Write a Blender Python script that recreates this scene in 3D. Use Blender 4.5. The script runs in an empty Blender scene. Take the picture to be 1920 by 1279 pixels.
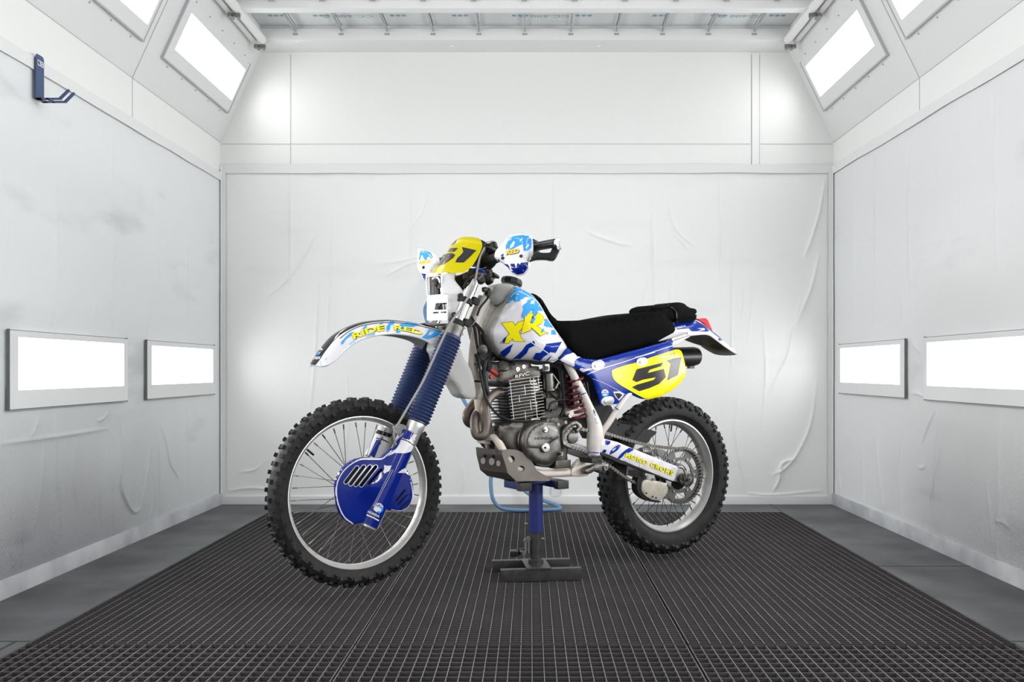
import bpy, bmesh, math, random
import numpy as np
from mathutils import Vector, Matrix, noise
from mathutils.bvhtree import BVHTree
from mathutils.geometry import tessellate_polygon
random.seed(7)
PI=math.pi
# ------------------------------------------------------------------ camera, world, exposure
F_PX, CX, CY, CAM_H = 1745.0, 995.0, 693.0, 0.856
cam_d=bpy.data.cameras.new('camera'); cam=bpy.data.objects.new('camera',cam_d)
bpy.context.scene.collection.objects.link(cam); bpy.context.scene.camera=cam
cam.location=(0,0,CAM_H); cam.rotation_euler=(PI/2,0,0)
cam_d.sensor_width=36; cam_d.lens=F_PX/1920*36; cam_d.clip_start=.05
cam_d.shift_x=-(CX-960)/1920; cam_d.shift_y=(CY-639.5)/1920
sc=bpy.context.scene
vs=sc.view_settings; vs.view_transform='Standard'; vs.look='None'; vs.gamma=1; vs.use_curve_mapping=False
vs.exposure=0.09
world=bpy.data.worlds.new('world'); sc.world=world; world.use_nodes=True
world.node_tree.nodes['Background'].inputs[0].default_value=(.9,.95,1,1)
world.node_tree.nodes['Background'].inputs[1].default_value=0.0
LAMP_GLOW, LAMP_WATTS, LAMP_SPREAD = 2.0, 6.6, 145   # diffuser brightness, power of each fixture's tubes, their spread
col=sc.collection
# ------------------------------------------------------------------ materials
def mat(name,rgb,rough=.5,metal=0,coat=0,noise_amt=0,nscale=30,rgb2=None,bump=0,bscale=80,sheen=0,spec=None):
    m=bpy.data.materials.new(name); m.use_nodes=True; nt=m.node_tree; p=nt.nodes['Principled BSDF']
    p.inputs['Base Color'].default_value=(*rgb,1); p.inputs['Roughness'].default_value=rough
    p.inputs['Metallic'].default_value=metal; p.inputs['Coat Weight'].default_value=coat
    p.inputs['Coat Roughness'].default_value=.04; m.diffuse_color=(*rgb,1)
    if sheen: p.inputs['Sheen Weight'].default_value=sheen
    if spec is not None: p.inputs['Specular IOR Level'].default_value=spec
    tc=nt.nodes.new('ShaderNodeTexCoord')
    n=nt.nodes.new('ShaderNodeTexNoise'); n.inputs['Scale'].default_value=nscale; n.inputs['Detail'].default_value=6
    nt.links.new(tc.outputs['Object'],n.inputs['Vector'])
    if rgb2 is not None:
        r=nt.nodes.new('ShaderNodeValToRGB'); r.color_ramp.elements[0].position=.5-noise_amt; r.color_ramp.elements[1].position=.5+noise_amt
        r.color_ramp.elements[0].color=(*rgb,1); r.color_ramp.elements[1].color=(*rgb2,1)
        nt.links.new(n.outputs['Fac'],r.inputs['Fac']); nt.links.new(r.outputs['Color'],p.inputs['Base Color'])
    else:
        mr=nt.nodes.new('ShaderNodeMapRange'); mr.inputs['To Min'].default_value=max(0,rough-.05); mr.inputs['To Max'].default_value=min(1,rough+.06)
        nt.links.new(n.outputs['Fac'],mr.inputs['Value']); nt.links.new(mr.outputs['Result'],p.inputs['Roughness'])
    if bump:
        n2=nt.nodes.new('ShaderNodeTexNoise'); n2.inputs['Scale'].default_value=bscale; n2.inputs['Detail'].default_value=5
        nt.links.new(tc.outputs['Object'],n2.inputs['Vector'])
        b=nt.nodes.new('ShaderNodeBump'); b.inputs['Strength'].default_value=bump; b.inputs['Distance'].default_value=.004
        nt.links.new(n2.outputs['Fac'],b.inputs['Height']); nt.links.new(b.outputs['Normal'],p.inputs['Normal'])
    return m
M={}
M['white']=mat('white_plastic',(.78,.78,.79),.22,coat=.5)
M['decalwhite']=mat('white_vinyl',(.70,.69,.73),.15,spec=.35)
M['blue']=mat('blue_vinyl',(.003,.028,.29),.15,spec=.22)
M['deepblue']=mat('deep_blue_vinyl',(.001,.013,.20),.10)
M['cyan']=mat('sky_blue_vinyl',(.035,.33,.78),.12)
M['yellow']=mat('yellow_vinyl',(.86,.76,.004),.15,spec=.25)
M['orange']=mat('amber_vinyl',(.9,.58,.03),.3,coat=.5)
M['black']=mat('black_vinyl',(.012,.012,.014),.12)
M['charcoal']=mat('charcoal_vinyl',(.024,.024,.026),.15,spec=.22)
M['ivory']=mat('worn_ivory_paint',(.74,.66,.56),.42,noise_amt=.16,nscale=14,rgb2=(.66,.60,.55))
M['ivorywhite']=mat('worn_white_frame_paint',(.72,.69,.66),.38,noise_amt=.22,nscale=9,rgb2=(.58,.52,.49))
M['tankplastic']=mat('aged_tank_plastic',(.66,.65,.61),.4,noise_amt=.25,nscale=6,rgb2=(.52,.51,.48))
M['tankgrey']=mat('grey_tank_shoulder',(.50,.50,.48),.35)
M['plastic']=mat('black_plastic',(.010,.010,.011),.4,spec=.35)
M['plasticm']=mat('matte_black_plastic',(.014,.014,.015),.6,spec=.3)
M['rubber']=mat('tyre_rubber',(.009,.009,.010),.62,noise_amt=.2,nscale=25,rgb2=(.020,.020,.021),bump=.25,bscale=200,spec=.3)
M['suede']=mat('black_suede',(.006,.006,.0065),.95,bump=.3,bscale=300,spec=.04)
M['cloth']=mat('black_cloth',(.005,.005,.0055),.9,bump=.5,bscale=90,spec=.08)
M['bellow']=mat('blue_rubber_bellows',(.020,.036,.105),.45,bump=.1)
M['alu']=mat('satin_aluminium',(.66,.65,.64),.34,1)
M['rimalu']=mat('rim_aluminium',(.72,.71,.70),.38,.85)
M['chrome']=mat('chrome',(.80,.80,.81),.12,1)
M['steel']=mat('zinc_steel',(.30,.29,.28),.4,1)
M['sprk']=mat('dull_sprocket_steel',(.17,.17,.165),.45,.9)
M['spoke']=mat('dull_spoke_steel',(.20,.195,.18),.4,1)
M['darkspoke']=mat('dark_spoke_steel',(.05,.048,.045),.4,.8)
M['chain']=mat('oily_chain_steel',(.27,.25,.23),.35,1)
M['cast']=mat('dirty_cast_alloy',(.13,.12,.11),.42,.75,noise_amt=.18,nscale=22,rgb2=(.035,.03,.027),bump=.10,bscale=160)
M['castlight']=mat('rubbed_cast_alloy',(.25,.245,.235),.42,.8,noise_amt=.2,nscale=18,rgb2=(.085,.08,.075),bump=.08,bscale=200)
M['castdark']=mat('black_engine_casting',(.05,.047,.043),.45,.5,noise_amt=.2,nscale=30,rgb2=(.022,.02,.019),bump=.3)
M['fin']=mat('black_fin_paint',(.008,.008,.008),.5,.1)
M['finedge']=mat('bare_fin_edge',(.26,.25,.23),.4,.9)
M['skid']=mat('scuffed_skid_plate',(.21,.205,.185),.48,.3,noise_amt=.22,nscale=7,rgb2=(.15,.12,.10))
M['pipe']=mat('heat_stained_pipe',(.21,.18,.16),.45,.6,noise_amt=.2,nscale=12,rgb2=(.15,.115,.095))
M['red']=mat('red_lens',(.55,.012,.02),.2,coat=.5)
M['redspring']=mat('dark_red_spring',(.10,.006,.012),.4)
M['redcap']=mat('red_rubber_cap',(.35,.03,.02),.5)
M['standblue']=mat('blue_stand_paint',(.010,.022,.15),.4)
M['standdark']=mat('dark_stand_steel',(.035,.035,.036),.42,.4,noise_amt=.22,nscale=40,rgb2=(.07,.068,.066))
M['hose']=mat('light_blue_hose',(.12,.24,.42),.45)
M['bracket']=mat('blue_bracket_paint',(.045,.085,.20),.5)
M['underfender']=mat('dirty_fender_underside',(.24,.225,.19),.7,noise_amt=.2,nscale=15,rgb2=(.08,.07,.05))
M['underfront']=mat('grey_fender_underside',(.42,.42,.41),.6)
M['guideblock']=mat('worn_cream_guide',(.60,.57,.48),.5,noise_amt=.25,nscale=14,rgb2=(.34,.31,.25))
M['silver']=mat('silver_plastic',(.52,.52,.53),.3,.3)
M['lampdark']=mat('brown_grey_lamp_interior',(.13,.115,.105),.6)
M['cable']=mat('grey_cable',(.25,.25,.24),.45)
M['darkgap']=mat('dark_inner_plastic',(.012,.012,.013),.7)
# ------------------------------------------------------------------ bike frame of reference
TH=math.radians(32); c_,s_=math.cos(TH),math.sin(TH)
OX,OY=-.639+.73*c_, 3.44+.73*s_
CAML=Vector((c_*(-OX)+s_*(-OY), -s_*(-OX)+c_*(-OY), CAM_H))     # the lens position in bike coordinates (used to read positions off the photograph)
def ray(px,py):
    d=Vector(((px-CX)/F_PX,1,-(py-CY)/F_PX))
    return Vector((c_*d.x+s_*d.y,-s_*d.x+c_*d.y,d.z))
def B(px,py,w=0):
    d=ray(px,py); t=(-w-CAML.y)/d.y
    return CAML+d*t
def onplane(px,py,p0,n):
    d=ray(px,py); t=(p0-CAML).dot(n)/d.dot(n); return CAML+d*t
CR={'A':(480,420,4.165),'B':(760,420,6.393),'C':(880,520,6.393),'D':(1120,540,6.393),'E':(840,660,5.812),'F':(840,760,5.812),'G':(1100,740,4.127),
    'H':(490,740,3.457),'I':(560,570,5.562),'J':(600,780,5.562),'K':(1080,640,7.992),'L':(1100,780,7.104),'M':(880,870,5.328),'N':(930,580,11.2),'Q':(780,500,7.464),'R':(1220,580,7.467)}
def q(k,*pts):
    ox,oy,s=CR[k]; return [(ox+x/s,oy+y/s) for x,y in pts]
def q1(k,x,y): return q(k,(x,y))[0]
def BK(k,x,y,w=0): return B(*q1(k,x,y),w)
# ------------------------------------------------------------------ object helpers
def finish(name,bm,m,parent=None,smooth=35):
    bmesh.ops.recalc_face_normals(bm,faces=bm.faces[:]) if smooth is not None and len(bm.faces)<60000 and not getattr(finish,'keep',False) else None
    me=bpy.data.meshes.new(name); bm.to_mesh(me); bm.free()
    for mm in (m if isinstance(m,(list,tuple)) else [m]): me.materials.append(M[mm] if isinstance(mm,str) else mm)
    if smooth:
        me.polygons.foreach_set('use_smooth',[True]*len(me.polygons)); me.set_sharp_from_angle(angle=math.radians(smooth))
    o=bpy.data.objects.new(name,me); col.objects.link(o)
    if parent: o.parent=parent
    return o
def obj(name,bm,m,parent=None,smooth=35,label=None):
    o=finish(name,bm,m,parent,smooth)
    if label: o['label']=label
    return o
def empty(name,label,cat,loc=(0,0,0),rz=0,group=None):
    o=bpy.data.objects.new(name,None); col.objects.link(o); o.location=loc; o.rotation_euler=(0,0,rz)
    o['label']=label; o['category']=cat
    if group:o['group']=group
    return o
def tag(o,label,cat,group=None):
    o['label']=label;o['category']=cat
    if group:o['group']=group
    return o
def struct(o): o['kind']='structure'; return o
def nb(): return bmesh.new()
def cr_spline(pts,n=6,closed=False):
    P=[Vector(p) for p in pts]; N=len(P); out=[]
    rng=range(N) if closed else range(N-1)
    for i in rng:
        p1,p2=P[i],P[(i+1)%N]
        p0=P[i-1] if (closed or i>0) else p1*2-p2
        p3=P[(i+2)%N] if (closed or i<N-2) else p2*2-p1
        for k in range(n):
            t=k/n; out.append(.5*((2*p1)+(p2-p0)*t+(2*p0-5*p1+4*p2-p3)*t*t+(3*p1-p0-3*p2+p3)*t*t*t))
    if not closed: out.append(P[-1])
    return out
def sm(pts,n=5): return [(p.x,p.y) for p in cr_spline([Vector((a,b)) for a,b in pts],n,True)]
def add_tube(bm,pts,r,seg=10,cap=True,mi=0):
    pts=[Vector(p) for p in pts]; n=len(pts); rs=r if isinstance(r,(list,tuple)) else [r]*n
    if len(rs)!=n: rs=[rs[0]+(rs[-1]-rs[0])*i/(n-1) for i in range(n)]
    t0=(pts[1]-pts[0]).normalized(); up=Vector((0,0,1)) if abs(t0.z)<.9 else Vector((1,0,0))
    nrm=t0.cross(up).normalized(); rings=[]
    for i in range(n):
        t=(pts[min(i+1,n-1)]-pts[max(i-1,0)]).normalized()
        nrm=(nrm-t*nrm.dot(t)).normalized(); b=t.cross(nrm)
        rings.append([bm.verts.new(pts[i]+(nrm*math.cos(2*PI*k/seg)+b*math.sin(2*PI*k/seg))*rs[i]) for k in range(seg)])
    for i in range(n-1):
        for k in range(seg):
            f=bm.faces.new((rings[i][k],rings[i][(k+1)%seg],rings[i+1][(k+1)%seg],rings[i+1][k])); f.material_index=mi
    if cap:
        bm.faces.new(rings[0][::-1]).material_index=mi; bm.faces.new(rings[-1]).material_index=mi
    return bm
def tube(pts,r,seg=10,n=0):
    if n: pts=cr_spline(pts,n)
    return add_tube(nb(),pts,r,seg)
def add_lathe(bm,prof,org,axis,seg=24,cap=True,mi=0,a0=0):
    """prof: (distance along axis, radius)"""
    axis=Vector(axis).normalized(); up=Vector((0,0,1)) if abs(axis.z)<.9 else Vector((1,0,0))
    x=axis.cross(up).normalized(); y=axis.cross(x); org=Vector(org); rings=[]
    for a,r in prof:
        rings.append([bm.verts.new(org+axis*a+(x*math.cos(a0+2*PI*k/seg)+y*math.sin(a0+2*PI*k/seg))*max(r,1e-5)) for k in range(seg)])
    for i in range(len(rings)-1):
        for k in range(seg):
            f=bm.faces.new((rings[i][k],rings[i][(k+1)%seg],rings[i+1][(k+1)%seg],rings[i+1][k])); f.material_index=mi
    if cap:
        bm.faces.new(rings[0][::-1]).material_index=mi; bm.faces.new(rings[-1]).material_index=mi
    return bm
def lathe(prof,org,axis,seg=24,cap=True): return add_lathe(nb(),prof,org,axis,seg,cap)
def add_box(bm,c,size,R=None,bev=0,mi=0):
    g=bmesh.ops.create_cube(bm,size=1)['verts']
    Mx=Matrix.Translation(Vector(c))@(R.to_4x4() if R else Matrix())@Matrix.Diagonal((*size,1))
    bmesh.ops.transform(bm,matrix=Mx,verts=g)
    fs=list({f for v in g for f in v.link_faces})
    for f in fs:f.material_index=mi
    if bev:
        es=list({e for v in g for e in v.link_edges}); bmesh.ops.bevel(bm,geom=es,offset=bev,segments=2,affect='EDGES',profile=.7)
    return bm
def box(c,size,R=None,bev=0): return add_box(nb(),c,size,R,bev)
def rotmat(x,z):
    x=Vector(x).normalized(); z=Vector(z); y=z.cross(x).normalized(); z=x.cross(y)
    return Matrix((x,y,z)).transposed()
def resample(loop,step):
    out=[]
    for i,a in enumerate(loop):
        b=loop[(i+1)%len(loop)]; L=math.hypot(b[0]-a[0],b[1]-a[1]); n=max(1,int(L/step))
        for k in range(n): out.append((a[0]+(b[0]-a[0])*k/n,a[1]+(b[1]-a[1])*k/n))
    return out
def tess(outline,holes=(),step=8):
    bm=nb(); loops=[resample(l,step) for l in [outline,*holes]]
    for l in loops:
        vs_=[bm.verts.new((a,b,0)) for a,b in l]
        for i in range(len(vs_)): bm.edges.new((vs_[i],vs_[(i+1)%len(vs_)]))
    bmesh.ops.triangle_fill(bm,use_beauty=True,use_dissolve=False,edges=bm.edges[:])
    gridcut(bm,step); return bm,loops
def gridcut(bm,step):
    xs=[v.co.x for v in bm.verts]; ys=[v.co.y for v in bm.verts]
    if not xs: return
    k=math.floor(min(xs)/step)+1
    while k*step<max(xs):
        bmesh.ops.bisect_plane(bm,geom=bm.verts[:]+bm.edges[:]+bm.faces[:],dist=step*.002,plane_co=(k*step+.0137*step,0,0),plane_no=(1,0,0)); k+=1
    k=math.floor(min(ys)/step)+1
    while k*step<max(ys):
        bmesh.ops.bisect_plane(bm,geom=bm.verts[:]+bm.edges[:]+bm.faces[:],dist=step*.002,plane_co=(0,k*step+.0173*step,0),plane_no=(0,1,0)); k+=1
    bmesh.ops.triangulate(bm,faces=[f for f in bm.faces if len(f.verts)>4])
def dseg(p,loops):
    best=1e9
    for l in loops:
        for i in range(len(l)):
            ax,ay=l[i]; bx,by=l[(i+1)%len(l)]; dx,dy=bx-ax,by-ay; L=dx*dx+dy*dy
            t=0 if L==0 else max(0,min(1,((p[0]-ax)*dx+(p[1]-ay)*dy)/L))
            d=(p[0]-ax-t*dx)**2+(p[1]-ay-t*dy)**2
            if d<best: best=d
    return math.sqrt(best)
def panel(outline,w=.1,bulge=0,R=30,thick=.004,holes=(),step=8,mirror=False,proj=None,back=None,wfun=None,rim_holes=False,extra=None):
    """a sheet (or, mirrored, a closed body) from an outline read off the photograph: edge at lateral distance w, swelling by bulge towards its middle"""
    bm,loops=tess(outline,holes,step); proj=proj or B
    ls=loops if rim_holes else loops[:1]
    front=list(bm.verts); pos=[]
    for v in front:
        x,y=v.co.x,v.co.y
        h=(wfun(x,y) if wfun else w)
        if bulge:
            d=min(1,dseg((x,y),ls)/R); h+=bulge*math.sqrt(max(0,1-(1-d)**2))
        if extra: h+=extra(x,y)
        pos.append(proj(x,y,h))
    for v,p in zip(front,pos): v.co=p
    bm.verts.ensure_lookup_table(); fs=list(bm.faces); be=[e for e in bm.edges if e.is_boundary]
    if back is None:
        if mirror: back=lambda p:Vector((p.x,-p.y,p.z))
        else: back=lambda p:Vector((p.x,p.y+thick,p.z))
    bv={v:bm.verts.new(back(v.co)) for v in front}
    for f in fs: bm.faces.new([bv[v] for v in reversed(f.verts)])
    for e in be:
        a,b=e.verts
        try: bm.faces.new((a,b,bv[b],bv[a]))
        except ValueError: pass
    return bm
def bvh(o):
    bm=nb(); bm.from_mesh(o.data); t=BVHTree.FromBMesh(bm); bm.free(); return t
def raydrop(bm,trees,off,fallback_w=.1):
    """lay a flat figure drawn over the photograph onto the surface it belongs to"""
    for v in bm.verts:
        d=ray(v.co.x,v.co.y); best=None
        for t in trees:
            h,n,i,dist=t.ray_cast(CAML,d.normalized())
            if h is not None and (best is None or dist<best[2]): best=(h,n,dist)
        if best is None:
            for t in trees:
                h,n,i,dist=t.find_nearest(B(v.co.x,v.co.y,fallback_w))
                if h is not None and (best is None or dist<best[2]): best=(h,n,dist)
        h,n,_=best
        if n.dot(d)>0:n=-n
        v.co=h+n*off
    return bm
def decal(name,polys,target,m,off=.0008,step=7,parent=None,label=None):
    step=min(step,3.2); off=off*.9+.0006
    trees=[bvh(t) for t in (target if isinstance(target,(list,tuple)) else [target])]; bm=nb()
    for p in polys:
        holes=[]
        if isinstance(p,dict): holes=p['h']; p=p['o']
        b2,_=tess(p,holes,step); raydrop(b2,trees,off)
        me=bpy.data.meshes.new('t'); b2.to_mesh(me); b2.free(); bm.from_mesh(me); bpy.data.meshes.remove(me)
    par=parent or (target[0] if isinstance(target,(list,tuple)) else target)
    o=bpy.data.objects.new(name,bpy.data.meshes.new(name)); bm.to_mesh(o.data); bm.free(); o.data.materials.append(M[m]); col.objects.link(o); o.parent=par
    o.data.polygons.foreach_set('use_smooth',[True]*len(o.data.polygons))
    if label:o['label']=label
    return o
def text_bm(s,bold=0,size=1,spacing=1):
    cu=bpy.data.curves.new('t','FONT'); cu.body=s; cu.size=size; cu.offset=bold; cu.space_character=spacing; cu.resolution_u=3; cu.align_x='LEFT'
    o=bpy.data.objects.new('t',cu); col.objects.link(o); bpy.context.view_layer.update()
    dg=bpy.context.evaluated_depsgraph_get(); me=o.evaluated_get(dg).to_mesh(); bm=nb(); bm.from_mesh(me); o.evaluated_get(dg).to_mesh_clear()
    bpy.data.objects.remove(o); bpy.data.curves.remove(cu)
    xs=[v.co.x for v in bm.verts]; ys=[v.co.y for v in bm.verts]; return bm,min(xs),max(xs),min(ys),max(ys)
def lettering(s,mapf,target,m,off=.001,bold=0,step=.25,parent=None,spacing=1,name='lettering',direct=None,grow=0):
    """mapf(u,v) maps the unit box of the words onto the photograph"""
    b0,x0,x1,y0,y1=text_bm(s,bold-grow,spacing=spacing) if grow else text_bm(s,bold,spacing=spacing)
    b0.free() if grow else None
    if grow: bm,*_=text_bm(s,bold,spacing=spacing)
    else: bm=b0
    gridcut(bm,step)
    for v in bm.verts:
        p=mapf((v.co.x-x0)/(x1-x0),(v.co.y-y0)/(y1-y0))
        v.co=(p[0],p[1],0) if direct is None else direct(*p)
    if direct is None: raydrop(bm,[bvh(t) for t in (target if isinstance(target,(list,tuple)) else [target])],off)
    par=parent or (target[0] if isinstance(target,(list,tuple)) else target)
    o=bpy.data.objects.new(name,bpy.data.meshes.new(name)); bm.to_mesh(o.data); bm.free(); o.data.materials.append(M[m] if isinstance(m,str) else m); col.objects.link(o); o.parent=par
    return o
def boxmap(bl,br,tl):
    """unit box -> pixels from bottom-left, bottom-right, top-left corners"""
    return lambda u,v:(bl[0]+(br[0]-bl[0])*u+(tl[0]-bl[0])*v, bl[1]+(br[1]-bl[1])*u+(tl[1]-bl[1])*v)
# ================================================================== THE ROOM
XL,XR,YB,YF=-1.974,1.927,5.92,-1.6
ZK,ZC=2.301,2.875; XLT,XRT=-1.713,1.645
def wall_mat(name,base,dirt,zlo,zhi,speck,ynear=None,extra=0):
    m=bpy.data.materials.new(name); m.use_nodes=True; nt=m.node_tree; L=nt.links; p=nt.nodes['Principled BSDF']; p.inputs['Roughness'].default_value=.62
    g=nt.nodes.new('ShaderNodeNewGeometry'); sx=nt.nodes.new('ShaderNodeSeparateXYZ'); L.new(g.outputs['Position'],sx.inputs[0])
    def N(scale,detail=5,vec=None,rough=.5):
        n=nt.nodes.new('ShaderNodeTexNoise'); n.inputs['Scale'].default_value=scale; n.inputs['Detail'].default_value=detail; n.inputs['Roughness'].default_value=rough
        L.new(vec or g.outputs['Position'],n.inputs['Vector']); return n.outputs['Fac']
    def mth(op,a,b=None,cl=False):
        n=nt.nodes.new('ShaderNodeMath'); n.operation=op; n.use_clamp=cl
        for i,x in enumerate((a,b)):
            if x is None: continue
            if isinstance(x,(int,float)): n.inputs[i].default_value=x
            else: L.new(x,n.inputs[i])
        return n.outputs[0]
    def mr(v,a,b,c=0,d=1,smooth=True):
        n=nt.nodes.new('ShaderNodeMapRange'); n.interpolation_type='SMOOTHSTEP' if smooth else 'LINEAR'
        for k,x in zip(('From Min','From Max','To Min','To Max'),(a,b,c,d)): n.inputs[k].default_value=x
        L.new(v,n.inputs['Value']); return n.outputs['Result']
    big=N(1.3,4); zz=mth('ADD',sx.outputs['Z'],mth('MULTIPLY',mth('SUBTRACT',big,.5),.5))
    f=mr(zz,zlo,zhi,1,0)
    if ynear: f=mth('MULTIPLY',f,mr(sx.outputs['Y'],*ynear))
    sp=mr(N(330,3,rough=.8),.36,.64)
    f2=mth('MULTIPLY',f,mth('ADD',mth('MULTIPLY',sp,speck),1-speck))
    # faint sprayed smears
    mp=nt.nodes.new('ShaderNodeMapping'); mp.inputs['Scale'].default_value=(1.2,1.2,4.5); L.new(g.outputs['Position'],mp.inputs['Vector'])
    sme=mr(N(1.1,5,mp.outputs[0]),.55,.8,0,.22)
    tot=mth('ADD',f2,sme,True)
    if extra: tot=mth('ADD',tot,extra,True)
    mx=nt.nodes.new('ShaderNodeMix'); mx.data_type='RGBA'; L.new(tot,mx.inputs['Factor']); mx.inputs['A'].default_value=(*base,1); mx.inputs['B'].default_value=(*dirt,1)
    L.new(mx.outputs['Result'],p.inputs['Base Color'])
    b=nt.nodes.new('ShaderNodeBump'); b.inputs['Strength'].default_value=.12; b.inputs['Distance'].default_value=.01
    L.new(N(9,6),b.inputs['Height']); L.new(b.outputs['Normal'],p.inputs['Normal'])
    return m
M['panelwhite']=mat('booth_white_enamel',(.87,.875,.865),.5)
M['panelslope']=mat('booth_slope_enamel',(.78,.79,.785),.42)
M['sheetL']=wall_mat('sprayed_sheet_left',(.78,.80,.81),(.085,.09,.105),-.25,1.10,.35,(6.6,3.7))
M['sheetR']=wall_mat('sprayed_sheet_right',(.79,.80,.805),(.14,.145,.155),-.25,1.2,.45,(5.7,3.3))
M['sheetB']=wall_mat('hung_sheet_back',(.87,.88,.875),(.60,.62,.625),-.3,.1,.2,None)
M['tape']=mat('white_tape',(.80,.80,.80),.5,bump=.2,bscale=12)
M['tapeL']=mat('dusty_tape',(.66,.67,.69),.55,noise_amt=.2,nscale=5,rgb2=(.40,.41,.43))
M['seam']=mat('grey_panel_seam',(.50,.51,.51),.6)  # thin grey lines along the real gaps between wall panels
M['concrete']=mat('painted_concrete',(.125,.132,.138),.6,noise_amt=.16,nscale=3.5,rgb2=(.066,.070,.074),bump=.15,bscale=60)
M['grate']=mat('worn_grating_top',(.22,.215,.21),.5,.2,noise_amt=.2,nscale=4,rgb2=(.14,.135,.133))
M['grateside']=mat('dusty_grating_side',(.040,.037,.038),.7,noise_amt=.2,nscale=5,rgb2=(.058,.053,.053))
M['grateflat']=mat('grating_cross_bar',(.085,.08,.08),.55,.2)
M['pit']=mat('dark_pit',(.035,.033,.035),.85,noise_amt=.2,nscale=3,rgb2=(.06,.057,.058))
M['filter']=mat('ceiling_filter_fleece',(.74,.76,.765),.8,bump=.4,bscale=50)
M['print']=mat('teal_print',(.22,.42,.48),.6)
M['lampframe']=mat('lamp_frame_enamel',(.78,.79,.79),.45)
M['grime']=mat('grimy_edge_sealant',(.16,.16,.165),.7)
M['ribm']=mat('ceiling_rib_metal',(.42,.43,.44),.5)
def emis(name,strength):
    m=bpy.data.materials.new(name); m.use_nodes=True; nt=m.node_tree; p=nt.nodes['Principled BSDF']
    p.inputs['Base Color'].default_value=(.8,.8,.8,1); p.inputs['Emission Color'].default_value=(1,.995,.985,1); p.inputs['Emission Strength'].default_value=strength
    return m
M['lampW']=emis('lit_diffuser_wall',LAMP_GLOW); M['lampS']=emis('lit_diffuser_slope',LAMP_GLOW)
def quad(bm,*p,mi=0):
    f=bm.faces.new([bm.verts.new(x) for x in p]); f.material_index=mi; return f
finish.keep=True
# floor: concrete border around the pit + pit bottom
GX0,GX1,GY0,GY1=-1.575,1.515,1.766,5.59
bm=nb()
def slab(x0,x1,y0,y1,z0,z1,mi=0): add_box(bm,((x0+x1)/2,(y0+y1)/2,(z0+z1)/2),(x1-x0,y1-y0,z1-z0),mi=mi)
slab(XL-.1,GX0,YF,YB+.1,-.12,0); slab(GX1,XR+.1,YF,YB+.1,-.12,0); slab(GX0,GX1,GY1,YB+.1,-.12,0); slab(GX0,GX1,YF,GY0,-.12,0)
slab(GX0-.1,GX1+.1,GY0-.1,GY1+.1,-.16,-.12,1)
fl=struct(obj('floor',bm,['concrete','pit'],smooth=None))
bm=nb()   # joint lines of the border plates
for x0,x1,y in ((XL,GX0,2.93),(GX1,XR,2.93),(GX1,XR,4.05)): add_box(bm,((x0+x1)/2,y,.0005),(x1-x0,.008,.001))
add_box(bm,(-1.62,2.6,.0005),(.012,.66,.001)); add_box(bm,(1.56,2.6,.0005),(.012,.66,.001))
add_box(bm,(GX1+.0,(YB+GY1)/2,.0005),(.006,.3,.001))
struct(obj('trim_1',bm,'pit',smooth=None))
# walls
def thick_wall(name,prof,y0,y1,m,out):
    bm=nb()
    for i in range(len(prof)-1):
        (xa,za),(xb,zb)=prof[i],prof[i+1]; o=Vector((out,0,0))
        A=[Vector((xa,y0,za)),Vector((xa,y1,za)),Vector((xb,y1,zb)),Vector((xb,y0,zb))]
        quad(bm,*A,mi=i if len(prof)>2 else 0); Bk=[v+o for v in A]; quad(bm,*Bk[::-1])
        for k in range(4): quad(bm,A[k],A[(k+1)%4],Bk[(k+1)%4],Bk[k])
    return struct(obj(name,bm,m,smooth=None))
wl=thick_wall('wall_left',[(XL,-.12),(XL,ZK),(XLT,ZC),(XLT+.001,ZC+.25)],YF,YB,['panelwhite','panelslope','panelwhite'],-.12)
wr=thick_wall('wall_right',[(XR,-.12),(XR,ZK),(XRT,ZC),(XRT-.001,ZC+.25)],YF,YB,['panelwhite','panelslope','panelwhite'],.12)
wb=struct(obj('wall_back',box(((XL+XR)/2,YB+.06,1.5),(4.2,.12,3.3)),'panelwhite',smooth=None))
wf=struct(obj('wall_front',box(((XL+XR)/2,YF-.06,1.5),(4.2,.12,3.3)),'panelwhite',smooth=None))
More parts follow.
